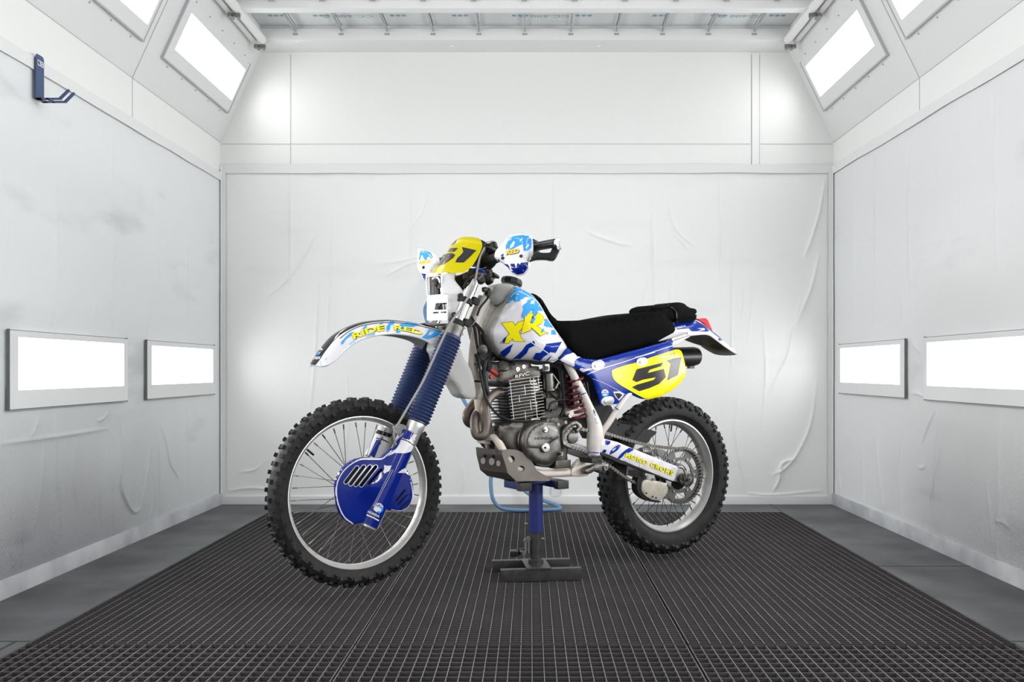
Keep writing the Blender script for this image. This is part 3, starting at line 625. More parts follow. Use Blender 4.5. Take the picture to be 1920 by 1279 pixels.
# ---------------- wheels
def wheel(ctr,steer,R,half,rimR,nk,kw,hubr,hubw,nsp,front):
    Rz=Matrix.Rotation(steer,3,'Z'); Y=Rz@V((0,1,0)); Xv=Rz@V((1,0,0)); Z=V((0,0,1))
    def pt(r,a,y): return ctr+Xv*(r*math.cos(a))+Z*(r*math.sin(a))+Y*y
    rb=rimR-.012
    prof=[(-.6*half,rimR+.001),(-.72*half,rimR+.008),(-.93*half,rimR+.022),(-half,rimR+.036),(-.97*half,R-.030),(-.80*half,R-.019),(-.45*half,R-.012),(0,R-.009)]
    prof=prof+[(-a,r) for a,r in prof[-2::-1]]+[(.5*half,rimR-.004),(-.5*half,rimR-.004)]
    rw=half*(.50 if front else .62); dd=.7 if front else 1
    rim=[(-rw,rimR+.002),(-rw-.003,rimR),(-rw-.003,rimR-.006*dd),(-rw*.92,rimR-.010*dd),(-rw*.78,rimR-.014*dd),(-rw*.45,rimR-.022*dd),(0,rimR-.025*dd)]
    rim=rim+[(-a,r) for a,r in rim[-2::-1]]+[(rw*.8,rimR-.004),(0,rimR-.012),(-rw*.8,rimR-.004)]
    def lathe_c(p,seg):
        bm=nb(); rings=[[bm.verts.new(pt(r,2*PI*k/seg,y)) for k in range(seg)] for y,r in p]
        n=len(rings)
        for i in range(n):
            for k in range(seg): bm.faces.new((rings[i][k],rings[i][(k+1)%seg],rings[(i+1)%n][(k+1)%seg],rings[(i+1)%n][k]))
        return bm
    w=obj('wheel',lathe_c(rim,96),'rimalu',bike,28)
    bm=lathe_c(prof,120)
    # tread blocks
    def knob(a,y,dy,da,h,tilt,base=None):
        # y centre across the tread, carcass follows prof
        def rad(yy):
            t=abs(yy)/half
            return R-.012-(.018*t**2.2 if t<.8 else .011+ (t-.8)*.085)
        n_out=math.radians(tilt)
        bs=[];ts=[]
        for sa,sy in ((-1,-1),(1,-1),(1,1),(-1,1)):
            yy=y+sy*dy/2; aa=a+sa*da/2/R
            b0=pt(rad(yy)-.004,aa,yy); bs.append(bm.verts.new(b0))
            out=(pt(1,aa,0)-ctr)*math.cos(n_out)+Y*math.sin(n_out)
            cc=.84; yy2=y+sy*dy/2*cc; aa2=a+sa*da/2*cc/R
            ts.append(bm.verts.new(pt(rad(yy),aa2,yy2)+out*h))
        bm.faces.new(ts)
        for k in range(4): bm.faces.new((bs[k],bs[(k+1)%4],ts[(k+1)%4],ts[k]))
    for i in range(nk):
        a=2*PI*i/nk; st=2*PI/nk
        k=kw
        if i%2==0:
            for sy in (-1,1): knob(a,sy*half*.22,half*.34,.017*k,.013,sy*3)
            for sy in (-1,1): knob(a,sy*half*.86,half*.26,.018*k,.011,sy*42)
        else:
            for sy in (-1,1): knob(a,sy*half*.60,half*.32,.017*k,.013,sy*16)
            if not front: knob(a,0,half*.34,.016*k,.013,0)
            for sy in (-1,1): knob(a+st*.15,sy*half*.99,half*.14,.014*k,.006,sy*62)
    finish.keep=True; obj('tyre',bm,'rubber',w,25); finish.keep=False
    bm=nb(); ax=Y
    add_lathe(bm,[(-hubw,.022),(-hubw,hubr),(-hubw+.005,hubr),(-hubw+.008,hubr*.62),(0,hubr*.55),(hubw-.008,hubr*.62),(hubw-.005,hubr),(hubw,hubr),(hubw,.022)],ctr,ax,32)
    hub=obj('hub',bm,'plasticm' if not front else 'alu',w,35)
    for i in range(nsp):
        a=2*PI*(i+.25)/nsp; side=-1 if i%2 else 1; d=(1 if (i//2)%2 else -1)
        ah=a+d*.95*(1 if hubr>.03 else 1)
        p0=pt(hubr*.93,ah,side*(hubw-.003)); p1=pt(rimR-.024,a,side*.004)
        p2=p1+(p0-p1).normalized()*.018
        bm=nb(); add_tube(bm,[p0,p2],.0013,6); add_tube(bm,[p2,p1],.0028,6)
        obj('spoke',bm,'spoke' if front else 'darkspoke',w,50)
    bm=nb(); va=math.radians(140 if front else 80); add_tube(bm,[pt(rimR-.022,va,0),pt(rimR-.055,va,0)],.004,8)
    obj('valve',bm,'plastic',w,35)
    return w,pt,Y
fw,fpt,FY=wheel(FC,math.radians(5),.350,.044,.2815,68,1.0,.034,.030,36,True)
rw_,rpt,RY=wheel(RC,0,.354,.064,.2535,66,1.12,.046,.036,36,False)
# white writing ghosted on the rim sides
obj('axle',lathe([(-.10,.009),(.115,.009),(.115,.014),(.128,.014)],FC,FY,16),'steel',fw)
# ---------------- fork
def forkleg(w,name_w):
    off=0
    def P2(px,py): return B(px,py,.1)
    a=P2(893,513); b=P2(847.5,629); c=P2(782,793); d=P2(694,987)
    for v_ in (a,b,c,d): v_.y=-w
    return a,b,c,d
for w in (.1,-.1):
    a,b,c,d=forkleg(w,'')
    ax=(d-a).normalized()
    # tubes
    st=obj('fork_tube',lathe([(0,.0235),((b-a).length+.02,.0235)],a,(b-a),24),'chrome',bike,label='chrome fork tube')
    obj('fork_cap',lathe([(-.012,.012),(-.012,.018),(0,.0235),(.004,.0235)],a,(b-a),12),'steel',st)
    # bellows
    L=(c-b).length; prof=[(0,.034),(.004,.036)]; n=26; 
    for i in range(n):
        t0=.008+(L-.016)*i/n; dt=(L-.016)/n; rr=.0395+.0025*math.sin(PI*min(1,(i+1)/6)/2)
        prof+=[(t0,rr-.0035),(t0+dt*.25,rr-.001),(t0+dt*.5,rr+.003),(t0+dt*.75,rr-.001)]
    prof+=[(L-.004,.036),(L,.034)]
    obj('fork_bellows',lathe(prof,b,(c-b),36),'bellow',bike,60,label='blue ribbed rubber fork bellows')
    lg=obj('fork_leg',lathe([(-.015,.030),(0,.034),(.02,.034),(.03,.031),((d-c).length-.015,.030),((d-c).length-.004,.030),((d-c).length,.022)],c,(d-c),28),'rimalu',bike,label='cast aluminium lower fork leg')
    obj('bellows_clamp',lathe([(0,.036),(0,.0375),(.008,.0375),(.008,.036)],c-ax*.012,(d-c),28),'steel',lg)
    # axle lug, leading the leg
    ctr=V((FC.x,-w,FC.z)); 
    bm=nb(); add_lathe(bm,[(-.022,.026),(.022,.026)],ctr,(0,1,0),24); mid=c+(d-c)*((ctr.z-c.z)/(d.z-c.z))
    add_box(bm,(ctr+mid)/2,((ctr-mid).length,.036,.045),rotmat(mid-ctr,(0,0,1)),.006)
    obj('axle_lug',bm,'alu',lg)
A,Bb,Cc,Dd=forkleg(.1,'')
# triple clamps
fdir=(Bb-A).normalized()
def clamp(t,th,mt,nm,grow=.0):
    p=A+(Bb-A)*t; p0=V((p.x,0,p.z)); bm=nb()
    add_lathe(bm,[(-th/2,.033+grow),(th/2,.033+grow)],V((p.x,-.1,p.z)),fdir,24); add_lathe(bm,[(-th/2,.033+grow),(th/2,.033+grow)],V((p.x,.1,p.z)),fdir,24)
    R=rotmat(fdir,(0,1,0))
    add_box(bm,p0-V((-.018,0,.004)),(th*.8,.045,.19),Matrix((fdir,fdir.cross(V((0,1,0))),V((0,1,0)))).transposed() if False else rotmat((0,1,0),fdir) @ Matrix(((0,0,1),(0,1,0),(-1,0,0))) if False else rotmat(fdir,(0,1,0)),.006)
    for sy in (-1,1):
        for k in (-1,1): add_tube(bm,[V((p.x,sy*.1,p.z))+V((.03,k*.0,0))+fdir*(k*th*.28)+V((0,-.02,0)),V((p.x,sy*.1,p.z))+V((.03,0,0))+fdir*(k*th*.28)+V((0,.02,0))],.006,8)
    return obj(nm,bm,mt,bike)
clamp(.04,.034,'castdark','triple_clamp'); clamp(.93,.045,'castlight','triple_clamp')
for t in (.45,.80):
    p=A+(Bb-A)*t
    bm=nb(); add_lathe(bm,[(-.011,.028),(-.009,.031),(.009,.031),(.011,.028)],V((p.x,-.1,p.z)),fdir,20)
    add_box(bm,V((p.x+.034,-.118,p.z)),(.028,.022,.026),rotmat(fdir.cross(V((0,1,0))),fdir),.004)
    obj('mask_strap',bm,'rubber',bike,label='black rubber mounting strap round the fork tube')
# ---------------- near fork guard and disc cover
gpts=q('J',(935,170),(880,300),(800,480),(700,700),(600,920),(505,1140))
g=[B(x,y,.105) for x,y in gpts]
leg_axis=(g[-1]-g[0]).normalized(); gL=(g[-1]-g[0]).length
bm=nb(); seg=14; side=V((0,-1,0)); fwd=leg_axis.cross(side).normalized(); rings=[]
for i in range(25):
    t=i/24; p=g[0]+leg_axis*gL*t; r=.0345+.004*math.sin(PI*t)
    if t<.10: r+=-.004
    rings.append([bm.verts.new(p+side*math.cos(a)*r+fwd*math.sin(a)*r) for a in [(-PI*.55)+1.1*PI*k/seg for k in range(seg+1)]]+[bm.verts.new(p+side*math.cos(a)*(r-.003)+fwd*math.sin(a)*(r-.003)) for a in [(-PI*.55)+1.1*PI*k/seg for k in range(seg,-1,-1)]])
for i in range(24):
    n=len(rings[0])
    for k in range(n): bm.faces.new((rings[i][k],rings[i][(k+1)%n],rings[i+1][(k+1)%n],rings[i+1][k]))
bm.faces.new(rings[0]); bm.faces.new(rings[-1][::-1])
guard=obj('fork_guard',bm,'deepblue',bike,40,label='glossy blue fork guard with white band')
cov_out=sm(q('J',(150,780),(155,690),(190,600),(250,520),(330,462),(430,432),(540,438),(630,430),(680,385),(730,345),(800,330),(880,300),(960,330),(930,420),(890,520),(930,600),(965,700),(972,800),(950,900),(900,970),(850,1000),(740,988),(690,985),(640,1040),(560,1100),(420,1122),(330,1130),(240,1070),(175,960)),4)
def slot(x0,y0,x1,y1,w):
    d=V((x1-x0,y1-y0)).normalized(); n=V((-d.y,d.x)); out=[]
    for s0,(cx0,cy0) in ((-1,(x0,y0)),(1,(x1,y1))):
        for k in range(7):
            a=PI/2+PI*k/6 if s0<0 else -PI/2+PI*k/6
            v=V((cx0,cy0))+(d*math.cos(a)+n*math.sin(a))*w; out.append((v.x,v.y))
    return out
slots=[q('J',*slot(385,540,268,690,17)),q('J',*slot(455,530,318,710,17)),q('J',*slot(520,530,372,718,17)),q('J',*slot(580,530,430,722,17)),q('J',*slot(640,560,510,705,15)),
       q('J',*slot(885,775,795,882,11)),q('J',*slot(905,825,815,920,10)),q('J',*slot(915,885,838,962,9))]
cover=obj('disc_cover',panel(cov_out,w=.114,bulge=.010,R=3,thick=.004,holes=slots,step=3.5,extra=lambda x,y:.016*math.exp(-(((x-700)/20)**2+((y-912)/26)**2))),'deepblue',bike,40,label='glossy dark blue plastic front disc cover with vent slots')
obj('inner_cover',panel([(x*.985+.015*735,y*.985+.015*910) for x,y in cov_out],w=.085,thick=.012,step=10),'plasticm',cover)
def ringpoly(pts,wd):
    """closed loop outline -> band polygon with hole"""
    n=len(pts); inn=[]
    c=V((sum(p[0] for p in pts)/n,sum(p[1] for p in pts)/n))
    for i in range(n):
        a=V(pts[i-1]); b=V(pts[(i+1)%n]); t=(b-a).normalized(); nn=V((-t.y,t.x))
        if (c-V(pts[i])).dot(nn)<0: nn=-nn
        p=V(pts[i])+nn*wd; inn.append((p.x,p.y))
    return inn
def bandstrip(pts,wd):
    a=[];b=[]; P=[V(p) for p in pts]
    for i in range(len(P)):
        t=(P[min(i+1,len(P)-1)]-P[max(i-1,0)]).normalized(); n=V((-t.y,t.x)); a.append(tuple(P[i]+n*wd/2)); b.append(tuple(P[i]-n*wd/2))
    return a+b[::-1]
def sp2(pts,n=5): return [(p.x,p.y) for p in cr_spline([V(p) for p in pts],n)]
decal('pinstripe',[bandstrip(sp2(q('J',(345,1125),(250,1050),(190,920),(170,790),(185,680),(240,580),(320,505),(420,455),(540,452),(640,448),(700,405),(745,362))),2.0),
   bandstrip(sp2(q('J',(740,975),(850,985),(925,935),(958,860),(962,780),(945,690))),1.3)],cover,'decalwhite',.0012,4)
decal('white_flash',[q('J',(665,512),(700,520),(748,520),(725,575),(672,602),(655,585),(668,550)),q('J',(905,530),(960,620),(955,640),(890,595),(810,592),(850,560))],[cover,guard],'decalwhite',.0012,5,parent=cover)
decal('slot_edging',[q('J',*slot(385+d,540+6,268+d,690+6,19)) for d in (6,)] and [ {'o':q('J',*slot(385,540,268,690,25)),'h':[q('J',*slot(385,540,268,690,18))]},{'o':q('J',*slot(455,530,318,710,25)),'h':[q('J',*slot(455,530,318,710,18))]},{'o':q('J',*slot(520,530,372,718,24)),'h':[q('J',*slot(520,530,372,718,18))]},{'o':q('J',*slot(580,530,430,722,24)),'h':[q('J',*slot(580,530,430,722,18))]}],cover,'silver',.0006,4)
decal('band',[q('J',(985,170),(1022,215),(980,310),(945,372),(880,390),(780,388),(700,420),(740,380),(800,340),(830,290),(850,240),(865,235),(895,245),(930,250))],[guard,cover],'decalwhite',.0014,5,parent=guard)
decal('band_edge',[bandstrip(sp2(q('J',(832,243),(880,252),(930,275),(978,312))),1.8)],[guard,cover],'black',.002,4,parent=guard)
decal('pinstripe',[bandstrip(q('J',(488,1032),(550,1058),(612,1092)),2.6)],guard,'decalwhite',.0012,5); decal('pinstripe',[bandstrip(q('J',(492,1020),(552,1046),(616,1078)),1.6)],guard,'black',.0016,5)
decal('pinstripe',[bandstrip(q('J',(765,560),(640,800),(570,945)),.5),bandstrip(q('J',(745,560),(622,800),(555,945)),.5)],guard,'decalwhite',.0010,5)
circ=lambda k,x,y,r,n=20,sy=1:q(k,*[(x+r*math.cos(2*PI*i/n),y+r*sy*math.sin(2*PI*i/n)) for i in range(n)])
def halfdisc(k,x,y,r): return q(k,*[(x+r*math.cos(PI+PI*i/12),y+r*math.sin(PI+PI*i/12)) for i in range(13)])
decal('badge',[halfdisc('J',612,955,46)],guard,'decalwhite',.0012,4); decal('badge',[q('J',(565,955),(658,955),(652,990),(615,1020),(580,990))],guard,'cyan',.0012,4)
decal('badge_mark',[q('J',(556,962),(600,950),(640,970),(625,1000),(605,990),(590,1003),(565,985))],guard,'decalwhite',.0016,4)
lettering('HRC',boxmap(q1('J',575,948),q1('J',648,958),q1('J',590,918)),guard,'blue',.002,.02,parent=guard)
lettering('HONDA',boxmap(q1('J',497,1010),q1('J',612,1062),q1('J',508,985)),guard,'decalwhite',.002,.03,parent=guard)
obj('fork_foot',lathe([(0,.030),(.012,.029),(.014,.02)],B(*q1('J',512,1128),.105),leg_axis,20),'silver',guard)
# white and blue guard on the far leg
fg=[B(*q1('J',x,y),-.08) for x,y in ((690,130),(620,290),(540,440))]
far=obj('fork_guard',tube(fg,.030,16,4),'decalwhite',bike,label='white and blue guard on the far fork leg')
decal('flash',[q('J',(590,252),(640,252),(570,430),(505,425))],far,'blue',.001,6); decal('clamp_band',[q('J',(590,140),(660,160),(750,190),(745,230),(660,205),(580,180))],far,'black',.001,6)
decal('clamp_band',[bandstrip(q('J',(588,232),(660,250),(735,285)),2)],far,'black',.001,6)
# ---------------- front fender
def loftfender(Cpx,Epx,wc,we,rise,name,mats,ns=6,tipround=True,under=None):
    Cs=cr_spline([B(*p,wc(i/(len(Cpx)-1))) for i,p in enumerate(Cpx)],ns); Es=cr_spline([B(*p,we(i/(len(Epx)-1))) for i,p in enumerate(Epx)],ns)
    bm=nb(); rows=[]; N=len(Cs)
    for i in range(N):
        Cq,Eq=Cs[i],Es[i]; t=(Cs[min(i+1,N-1)]-Cs[max(i-1,0)]); t.y=0; t.normalize(); up=V((-t.z,0,t.x))
        if up.z<0: up=-up
        T=V((Cq.x,0,Cq.z))+up*rise
        half=[T, T*.45+V((Cq.x,Cq.y,Cq.z))*.55+up*rise*.28, Cq, Cq*.62+Eq*.38+V((0,-.006,0))+up*.002, Cq*.3+Eq*.7+V((0,-.005,0)), Eq]
        row=[V((p.x,-p.y,p.z)) for p in half[:0:-1]]+half
        rows.append((row,up,t))
    vt=[[bm.verts.new(p) for p in r] for r,_,_ in rows]
    inner=[[bm.verts.new(p-u*.0035+V((0,-.003*(1 if p.y>0 else -1) if abs(p.y)>.02 else 0,0))) for p in r] for r,u,_ in rows]
    M_=len(vt[0])
    for i in range(N-1):
        for k in range(M_-1):
            f=bm.faces.new((vt[i][k],vt[i][k+1],vt[i+1][k+1],vt[i+1][k])); f.material_index=0 if 3<=k<=6 else 1
            f=bm.faces.new((inner[i][k],inner[i+1][k],inner[i+1][k+1],inner[i][k+1])); f.material_index=2
        for k in (0,M_-1): bm.faces.new((vt[i][k],vt[i+1][k],inner[i+1][k],inner[i][k])).material_index=1
    for i in (0,N-1):
        for k in range(M_-1): bm.faces.new((vt[i][k],vt[i][k+1],inner[i][k+1],inner[i][k])).material_index=1
    return obj(name,bm,mats,bike,40)
fC=q('I',(175,640),(215,590),(290,480),(400,352),(520,272),(660,215),(800,190),(960,180),(1130,195),(1290,222),(1400,250),(1500,280))
fE=q('I',(235,652),(320,628),(400,575),(520,455),(640,378),(760,338),(860,320),(980,310),(1130,322),(1280,358),(1360,400),(1445,465))
ff=loftfender(fC,fE,lambda t:.040-.012*max(0,.1-t)*10,lambda t:.068,.008,'fender',['black','decalwhite','underfront'])
ff['label']='white front fender with glossy black centre stripe'
# blunt white tip
tip=obj('fender_tip',panel(sm(q('I',(78,648),(120,600),(200,590),(300,560),(330,600),(310,635),(250,652),(160,642)),4),w=.0,thick=.002,step=6,wfun=lambda x,y:-.03+(x-574)/46*.075,back=lambda p:V((p.x,p.y,p.z-.003))),'decalwhite',ff)
ON='decal'
decal('camo_patch',[q('I',(445,395),(540,300),(580,295),(540,335),(490,370),(460,420),(440,425)),q('I',(700,225),(712,215),(705,250),(680,262),(660,270),(675,250)),q('I',(845,215),(880,182),(870,210),(845,222)),
  q('I',(955,180),(1000,182),(990,215),(955,225),(950,260),(935,295),(915,290),(920,235)),q('I',(1060,215),(1120,195),(1250,212),(1200,240),(1130,245),(1080,270),(1050,300),(1015,300),(1030,250)),
  q('I',(700,340),(740,310),(800,300),(795,325),(740,335),(710,350)),q('I',(545,400),(580,370),(590,400),(560,415),(530,435)),{'o':q('I',(1355,265),(1490,285),(1440,340),(1340,368),(1280,350),(1330,310)),'h':[q('I',(1365,290),(1420,288),(1380,325),(1345,330))]}],ff,'cyan',.0010,5)
decal('pinstripe',[bandstrip(sp2(q('I',(430,362),(530,285),(650,232),(800,205),(960,196),(1130,208),(1290,236),(1490,290))),1.2)],ff,'black',.0011,5)
arc=sp2(q('I',(570,375),(640,345),(720,315),(800,295),(880,280),(980,272),(1080,280),(1180,300),(1290,330)),6)
def arcmap(u0,u1,h0,h1,k=5.562):
    cum=[0]
    for i in range(1,len(arc)): cum.append(cum[-1]+math.dist(arc[i],arc[i-1]))
    def f(u,v):
        s=(u0+(u1-u0)*u)*cum[-1]; i=0
        while i<len(cum)-2 and cum[i+1]<s: i+=1
        t=(s-cum[i])/(cum[i+1]-cum[i]); a,b=V(arc[i]),V(arc[i+1]); p=a+(b-a)*t; n=V((b.y-a.y,-(b.x-a.x))).normalized()
        h=(h0+(h1-h0)*s/cum[-1])/k; p=p+n*h*v; return (p.x,p.y)
    return f
am=arcmap(.01,.46,62,54); am2=arcmap(.59,.99,54,44)
for f,txt in ((am,'RIDE'),(am2,'RED')):
    lettering(txt,lambda u,v,f=f:(f(u,v)[0]+.9,f(u,v)[1]+.9),ff,'black',.0016,.045)
    lettering(txt,f,ff,'yellow',.0022,.03)
lettering('HONDA',boxmap(q1('I',135,582),q1('I',222,578),q1('I',150,552)),ff,'decalwhite',.0016,.03)
decal('badge',[halfdisc('I',228,486,28)],ff,'silver',.0012,4); decal('badge',[q('I',(190,500),(240,500),(215,532),(175,528))],ff,'cyan',.0012,4)
# inner mud flap behind the fork
obj('fender_rear_lip',panel(sm(q('I',(1500,270),(1600,330),(1680,450),(1720,560),(1770,640),(1820,760),(1845,975),(1720,968),(1650,860),(1570,760),(1500,640),(1460,520),(1440,460)),3),w=.045,mirror=True,bulge=.005,R=8,step=5),'underfront',ff,label='grey rear lip of the front fender')
# ---------------- headlight mask
def maskrows(rows,cols,hole=None,mats=None):
    """rows: (centre,corner,back) bike points; builds half sections and mirrors them"""
def half_to_row(c,k,bk,crown=.012):
    mid=c*.12+k*.88+V((-crown*.05,0,0))
    side=k*.5+bk*.5+V((-.004,-.006,0))
    return [c+V((-crown*.2,0,0)),mid,k,k*.85+bk*.15+V((0,-.004,0)),side,bk]
mrows=[]
for (kx,ky),(bx,by),wc in (((436,596),(690,588),.056),((437,630),(610,640),.056),((438,740),(625,740),.057),((440,850),(692,845),.058),((440,872),(700,885),.060),((498,872),(698,930),.071),((500,950),(680,985),.072),((502,1026),(655,1040),.072),((503,1052),(640,1060),.072),((504,1074),(636,1080),.072),((506,1155),(620,1165),.072)):
    k=BK('B',kx,ky,wc); c=V((k.x-.010,0,k.z)); bk=BK('B',bx,by,.094); mrows.append(half_to_row(c,k,bk))
bm=nb(); fp0=BK('Q',357,260,.056); fn=V((-1,0,-.10)).normalized(); pf=lambda px,py,h:onplane(px,py,fp0,fn)+fn*h; bk_=lambda p:p-fn*.005
def join(b2):
    me=bpy.data.meshes.new('t'); b2.to_mesh(me); b2.free(); bm.from_mesh(me); bpy.data.meshes.remove(me)
join(panel(q('Q',(132,150),(150,124),(345,118),(362,120),(362,392),(345,404),(168,416),(150,402)),w=0,step=6,proj=pf,back=bk_,holes=[q('Q',(146,166),(160,146),(338,130),(350,142),(350,372),(338,386),(172,402),(160,392))]))
join(panel(q('Q',(152,428),(168,416),(345,404),(362,392),(440,392),(442,750),(165,757),(152,745)),w=0,step=6,proj=pf,back=bk_,holes=[q('Q',(275,512),(432,504),(432,602),(257,606)),q('Q',(240,634),(315,630),(312,654),(234,658)),q('Q',(348,630),(424,626),(424,648),(344,653))]))
sidep=sm(q('Q',(357,88),(460,86),(562,92),(545,130),(545,190),(590,250),(645,320),(668,390),(660,480),(632,550),(600,630),(578,700),(560,768),(500,765),(442,752),(440,600),(441,440),(438,396),(362,394),(357,260)),2)
pcx,pbx=q1('Q',357,0)[0],q1('Q',665,0)[0]
for sy in (1,-1):
    b2=panel(sidep,step=5,thick=.004,bulge=.004,R=4,wfun=lambda x,y:.054+.040*(x-pcx)/(pbx-pcx)+(.012 if y>565 else 0)*max(0,1-(x-pcx)/20))
    if sy<0:
        for v in b2.verts: v.co.y*=-1
    join(b2)
mask=obj('headlight_mask',bm,'white',bike,32,label='white plastic headlight surround')
obj('mask_roof',panel(q('Q',(140,130),(160,90),(357,84),(560,88),(560,110),(357,125)),w=.0,wfun=lambda x,y:-.05+.13*(x-798)/57,step=8,thick=.006),'white',mask)
# lamp bucket and bits behind the openings
bm=nb(); cc=V((fp0.x+.016,0,BK('Q',250,265,0).z))
add_box(bm,cc+V((.008,.0,-.004)),(.010,.108,.094),None,.003); lampb=obj('headlight_back',bm,'lampdark',mask); obj('bulb_holder',lathe([(-.012,.026),(.004,.030),(.008,.030)],cc+V((0,-.028,.016)),(1,0,0),20),'plastic',lampb); obj('bulb_holder_foot',lathe([(-.010,.012),(.004,.014)],cc+V((0,-.006,-.024)),(1,0,0),16),'plastic',lampb)
obj('headlight_reflector',lathe([(0,.036),(.02,.030),(.03,.012)],cc+V((-.004,-.012,.012)),(1,0,0),24,False),'chrome',lampb)
obj('bulb_socket',lathe([(-.02,.006),(-.005,.012),(.01,.014),(.02,.02)],cc+V((.002,-.01,.008)),(1,0,0),16),'plastic',lampb)
obj('cooler_tube',tube([cc+V((-.01,.03,.02)),cc+V((-.02,0,.03)),cc+V((-.01,-.03,.02)),cc+V((0,-.03,-.03))],.005,8,5),'chrome',lampb)
for dz,dy in ((-.1,.012),(-.1,-.014),(-.1,-.036)):
    obj('oil_fitting',lathe([(0,.009),(.02,.009),(.02,.012),(.03,.012)],BK('B',430,990,0)+V((.02,dy,-.02)),(0,0,1),10),'steel',lampb)
obj('lower_backing',box(BK('B',430,990,0)+V((.05,0,0)),(.012,.13,.09),None,.003),'plasticm',mask)
for x,y in ((660,862),(582,1090)):
    p=BK('B',x,y,.097); obj('rubber_button',lathe([(-.004,.0105),(.006,.0105),(.010,.007)],p,(0,-1,0),18),'plastic',mask)
# number plate
rows=[((690,157),(870,166),.080),((668,180),(908,200),.115),((636,232),(920,270),.130),((575,318),(885,362),.142),((500,420),(826,470),.148),((435,510),(768,535),.148),((378,597),(700,587),.146)]
crow=cr_spline([BK('B',*r[0],0) for r in rows],4); erow=cr_spline([BK('B',*r[1],r[2]) for r in rows],4)
bm=nb(); vt=[]; NA=16
for c,e in zip(crow,erow):
    row=[]
    for i in range(-NA,NA+1):
        a=i/NA; t=abs(a)**1.8; row.append(bm.verts.new(V((c.x+(e.x-c.x)*t-(.020*abs(a) if a>0 else 0),-e.y*a, c.z+(e.z-c.z)*abs(a)**1.6))))
    vt.append(row)
for i in range(len(vt)-1):
    for k in range(2*NA): bm.faces.new((vt[i][k],vt[i][k+1],vt[i+1][k+1],vt[i+1][k]))
bmesh.ops.solidify(bm,geom=bm.faces[:],thickness=.0035)
plate=obj('number_plate',bm,'yellow',bike,40,label='yellow front number plate with dark 51')
decal('plate_number',[q('B',(545,290),(630,290),(590,335),(510,335)),q('B',(480,360),(560,350),(600,372),(575,410),(470,480),(330,515),(345,485),(420,460),(430,430),(470,400)),
   q('B',(680,278),(850,318),(800,370),(700,465),(600,462),(625,410),(700,345)) ],plate,'charcoal',.0009,4)
decal('corner_flash',[q('B',(560,190),(635,168),(575,240),(535,250),(530,225))],plate,'blue',.0009,4)
# ---------------- handlebar
H=[B(868,470,-.10)+V((0,0,.0)),B(905,466,0),B(935,464,.08),B(965,468,.17),B(1000,463.5,.29),B(1042,456,.42)]
mirH=lambda p:V((p.x*1-.09*(0),-p.y,p.z))
barR=[V((-.19,-.05,1.315)),V((-.19,-.10,1.322)),V((-.168,-.20,1.325)),B(1000,463.5,.29),B(1042,455.5,.42)]
barL=[V((-.195,.05,1.315)),V((-.20,.10,1.322)),V((-.20,.20,1.325)),V((-.205,.30,1.325)),V((-.21,.42,1.322))]
hb=obj('handlebar',tube(barL[::-1]+barR,.0115,14,4),'plastic',bike)
obj('bar_pad',tube([V((-.20,.09,1.350)),V((-.197,-.075,1.350))],.014,16),'steel',hb,label='steel crossbar tube')
for y in (.09,-.075): obj('bar_boss',tube([V((-.20,y,1.350)),V((-.198,y*1.15,1.326))],.017,12),'plastic',hb)
for s1 in (-1,1): obj('bar_clamp',box(V((-.20,s1*.04,1.30)),(.05,.03,.06),None,.006),'plasticm',hb)
g0,g1=B(1000,463.5,.29),B(1043,455.5,.425); gd=(g1-g0)
gp=[(0,.026),(.004,.027),(.010,.027),(.014,.018)]
for i in range(14): gp+=[(.018+i*.0078,.0165),(.0215+i*.0078,.0158)]
L_=gd.length; gp=[(min(a,L_-.004),r) for a,r in gp]+[(L_-.001,.018),(L_,.016)]
obj('grip',lathe(gp,g0,gd,20),'plastic',hb,label='black rubber grip')
obj('bar_end',lathe([(0,.014),(.012,.014),(.014,.008)],g1,gd,16),'alu',hb)
obj('guard_bar_end',box(BK('B',1825,225,.425)+V((0,-.004,-.004)),(.014,.02,.045),rotmat((.5,-.5,.2),(0,0,1)),.004),'silver',hb,label='silver handguard end clamp')
gl0,gl1=V((-.205,.30,1.325)),V((-.21,.43,1.322)); obj('grip',lathe([(0,.026),(.01,.026),(.014,.017),(.12,.017),(.13,.014)],gl0,gl1-gl0,16),'plastic',hb,label='black rubber grip, far side')
# near handguard: faces forward and outward
n1=V((-.80,-.55,.12)).normalized(); hp0=B(975,478,.27)+V((-.035,0,0))
pj=lambda px,py,h:onplane(px,py,hp0,n1)+n1*h
hg_out=sm(q('B',(1078,385),(1095,330),(1140,275),(1190,225),(1235,165),(1300,125),(1400,112),(1480,130),(1522,180),(1528,330),(1505,440),(1478,540),(1420,605),(1345,618),(1275,585),(1205,500),(1120,450),(1085,420)),3)
hgd=obj('handguard',panel(hg_out,w=0,bulge=.035,R=14,step=5,proj=pj,back=lambda p:p-n1*.004),'white',bike,45,label='white handguard with blue and sky blue graphics')
decal('splash',[q('B',(1225,225),(1245,170),(1310,145),(1400,135),(1475,145),(1510,190),(1505,290),(1470,320),(1420,325),(1410,240),(1340,270),(1290,300),(1250,310),(1225,290),(1205,310),(1205,260))],hgd,'cyan',.0008,4)
decal('splash_gap',[q('B',(1250,305),(1262,260),(1300,205),(1318,215),(1300,270),(1270,290)),q('B',(1370,200),(1410,165),(1405,185),(1380,210)),q('B',(1440,285),(1475,235),(1478,260),(1450,295))],hgd,'white',.0014,4)
decal('lower_blue',[q('B',(1180,480),(1240,480),(1330,475),(1400,465),(1468,458),(1470,530),(1415,590),(1345,605),(1285,575),(1225,510)),q('B',(1140,385),(1175,355),(1178,380),(1150,390)),q('B',(1112,415),(1130,430),(1130,450),(1115,440))],hgd,'deepblue',.0008,4)
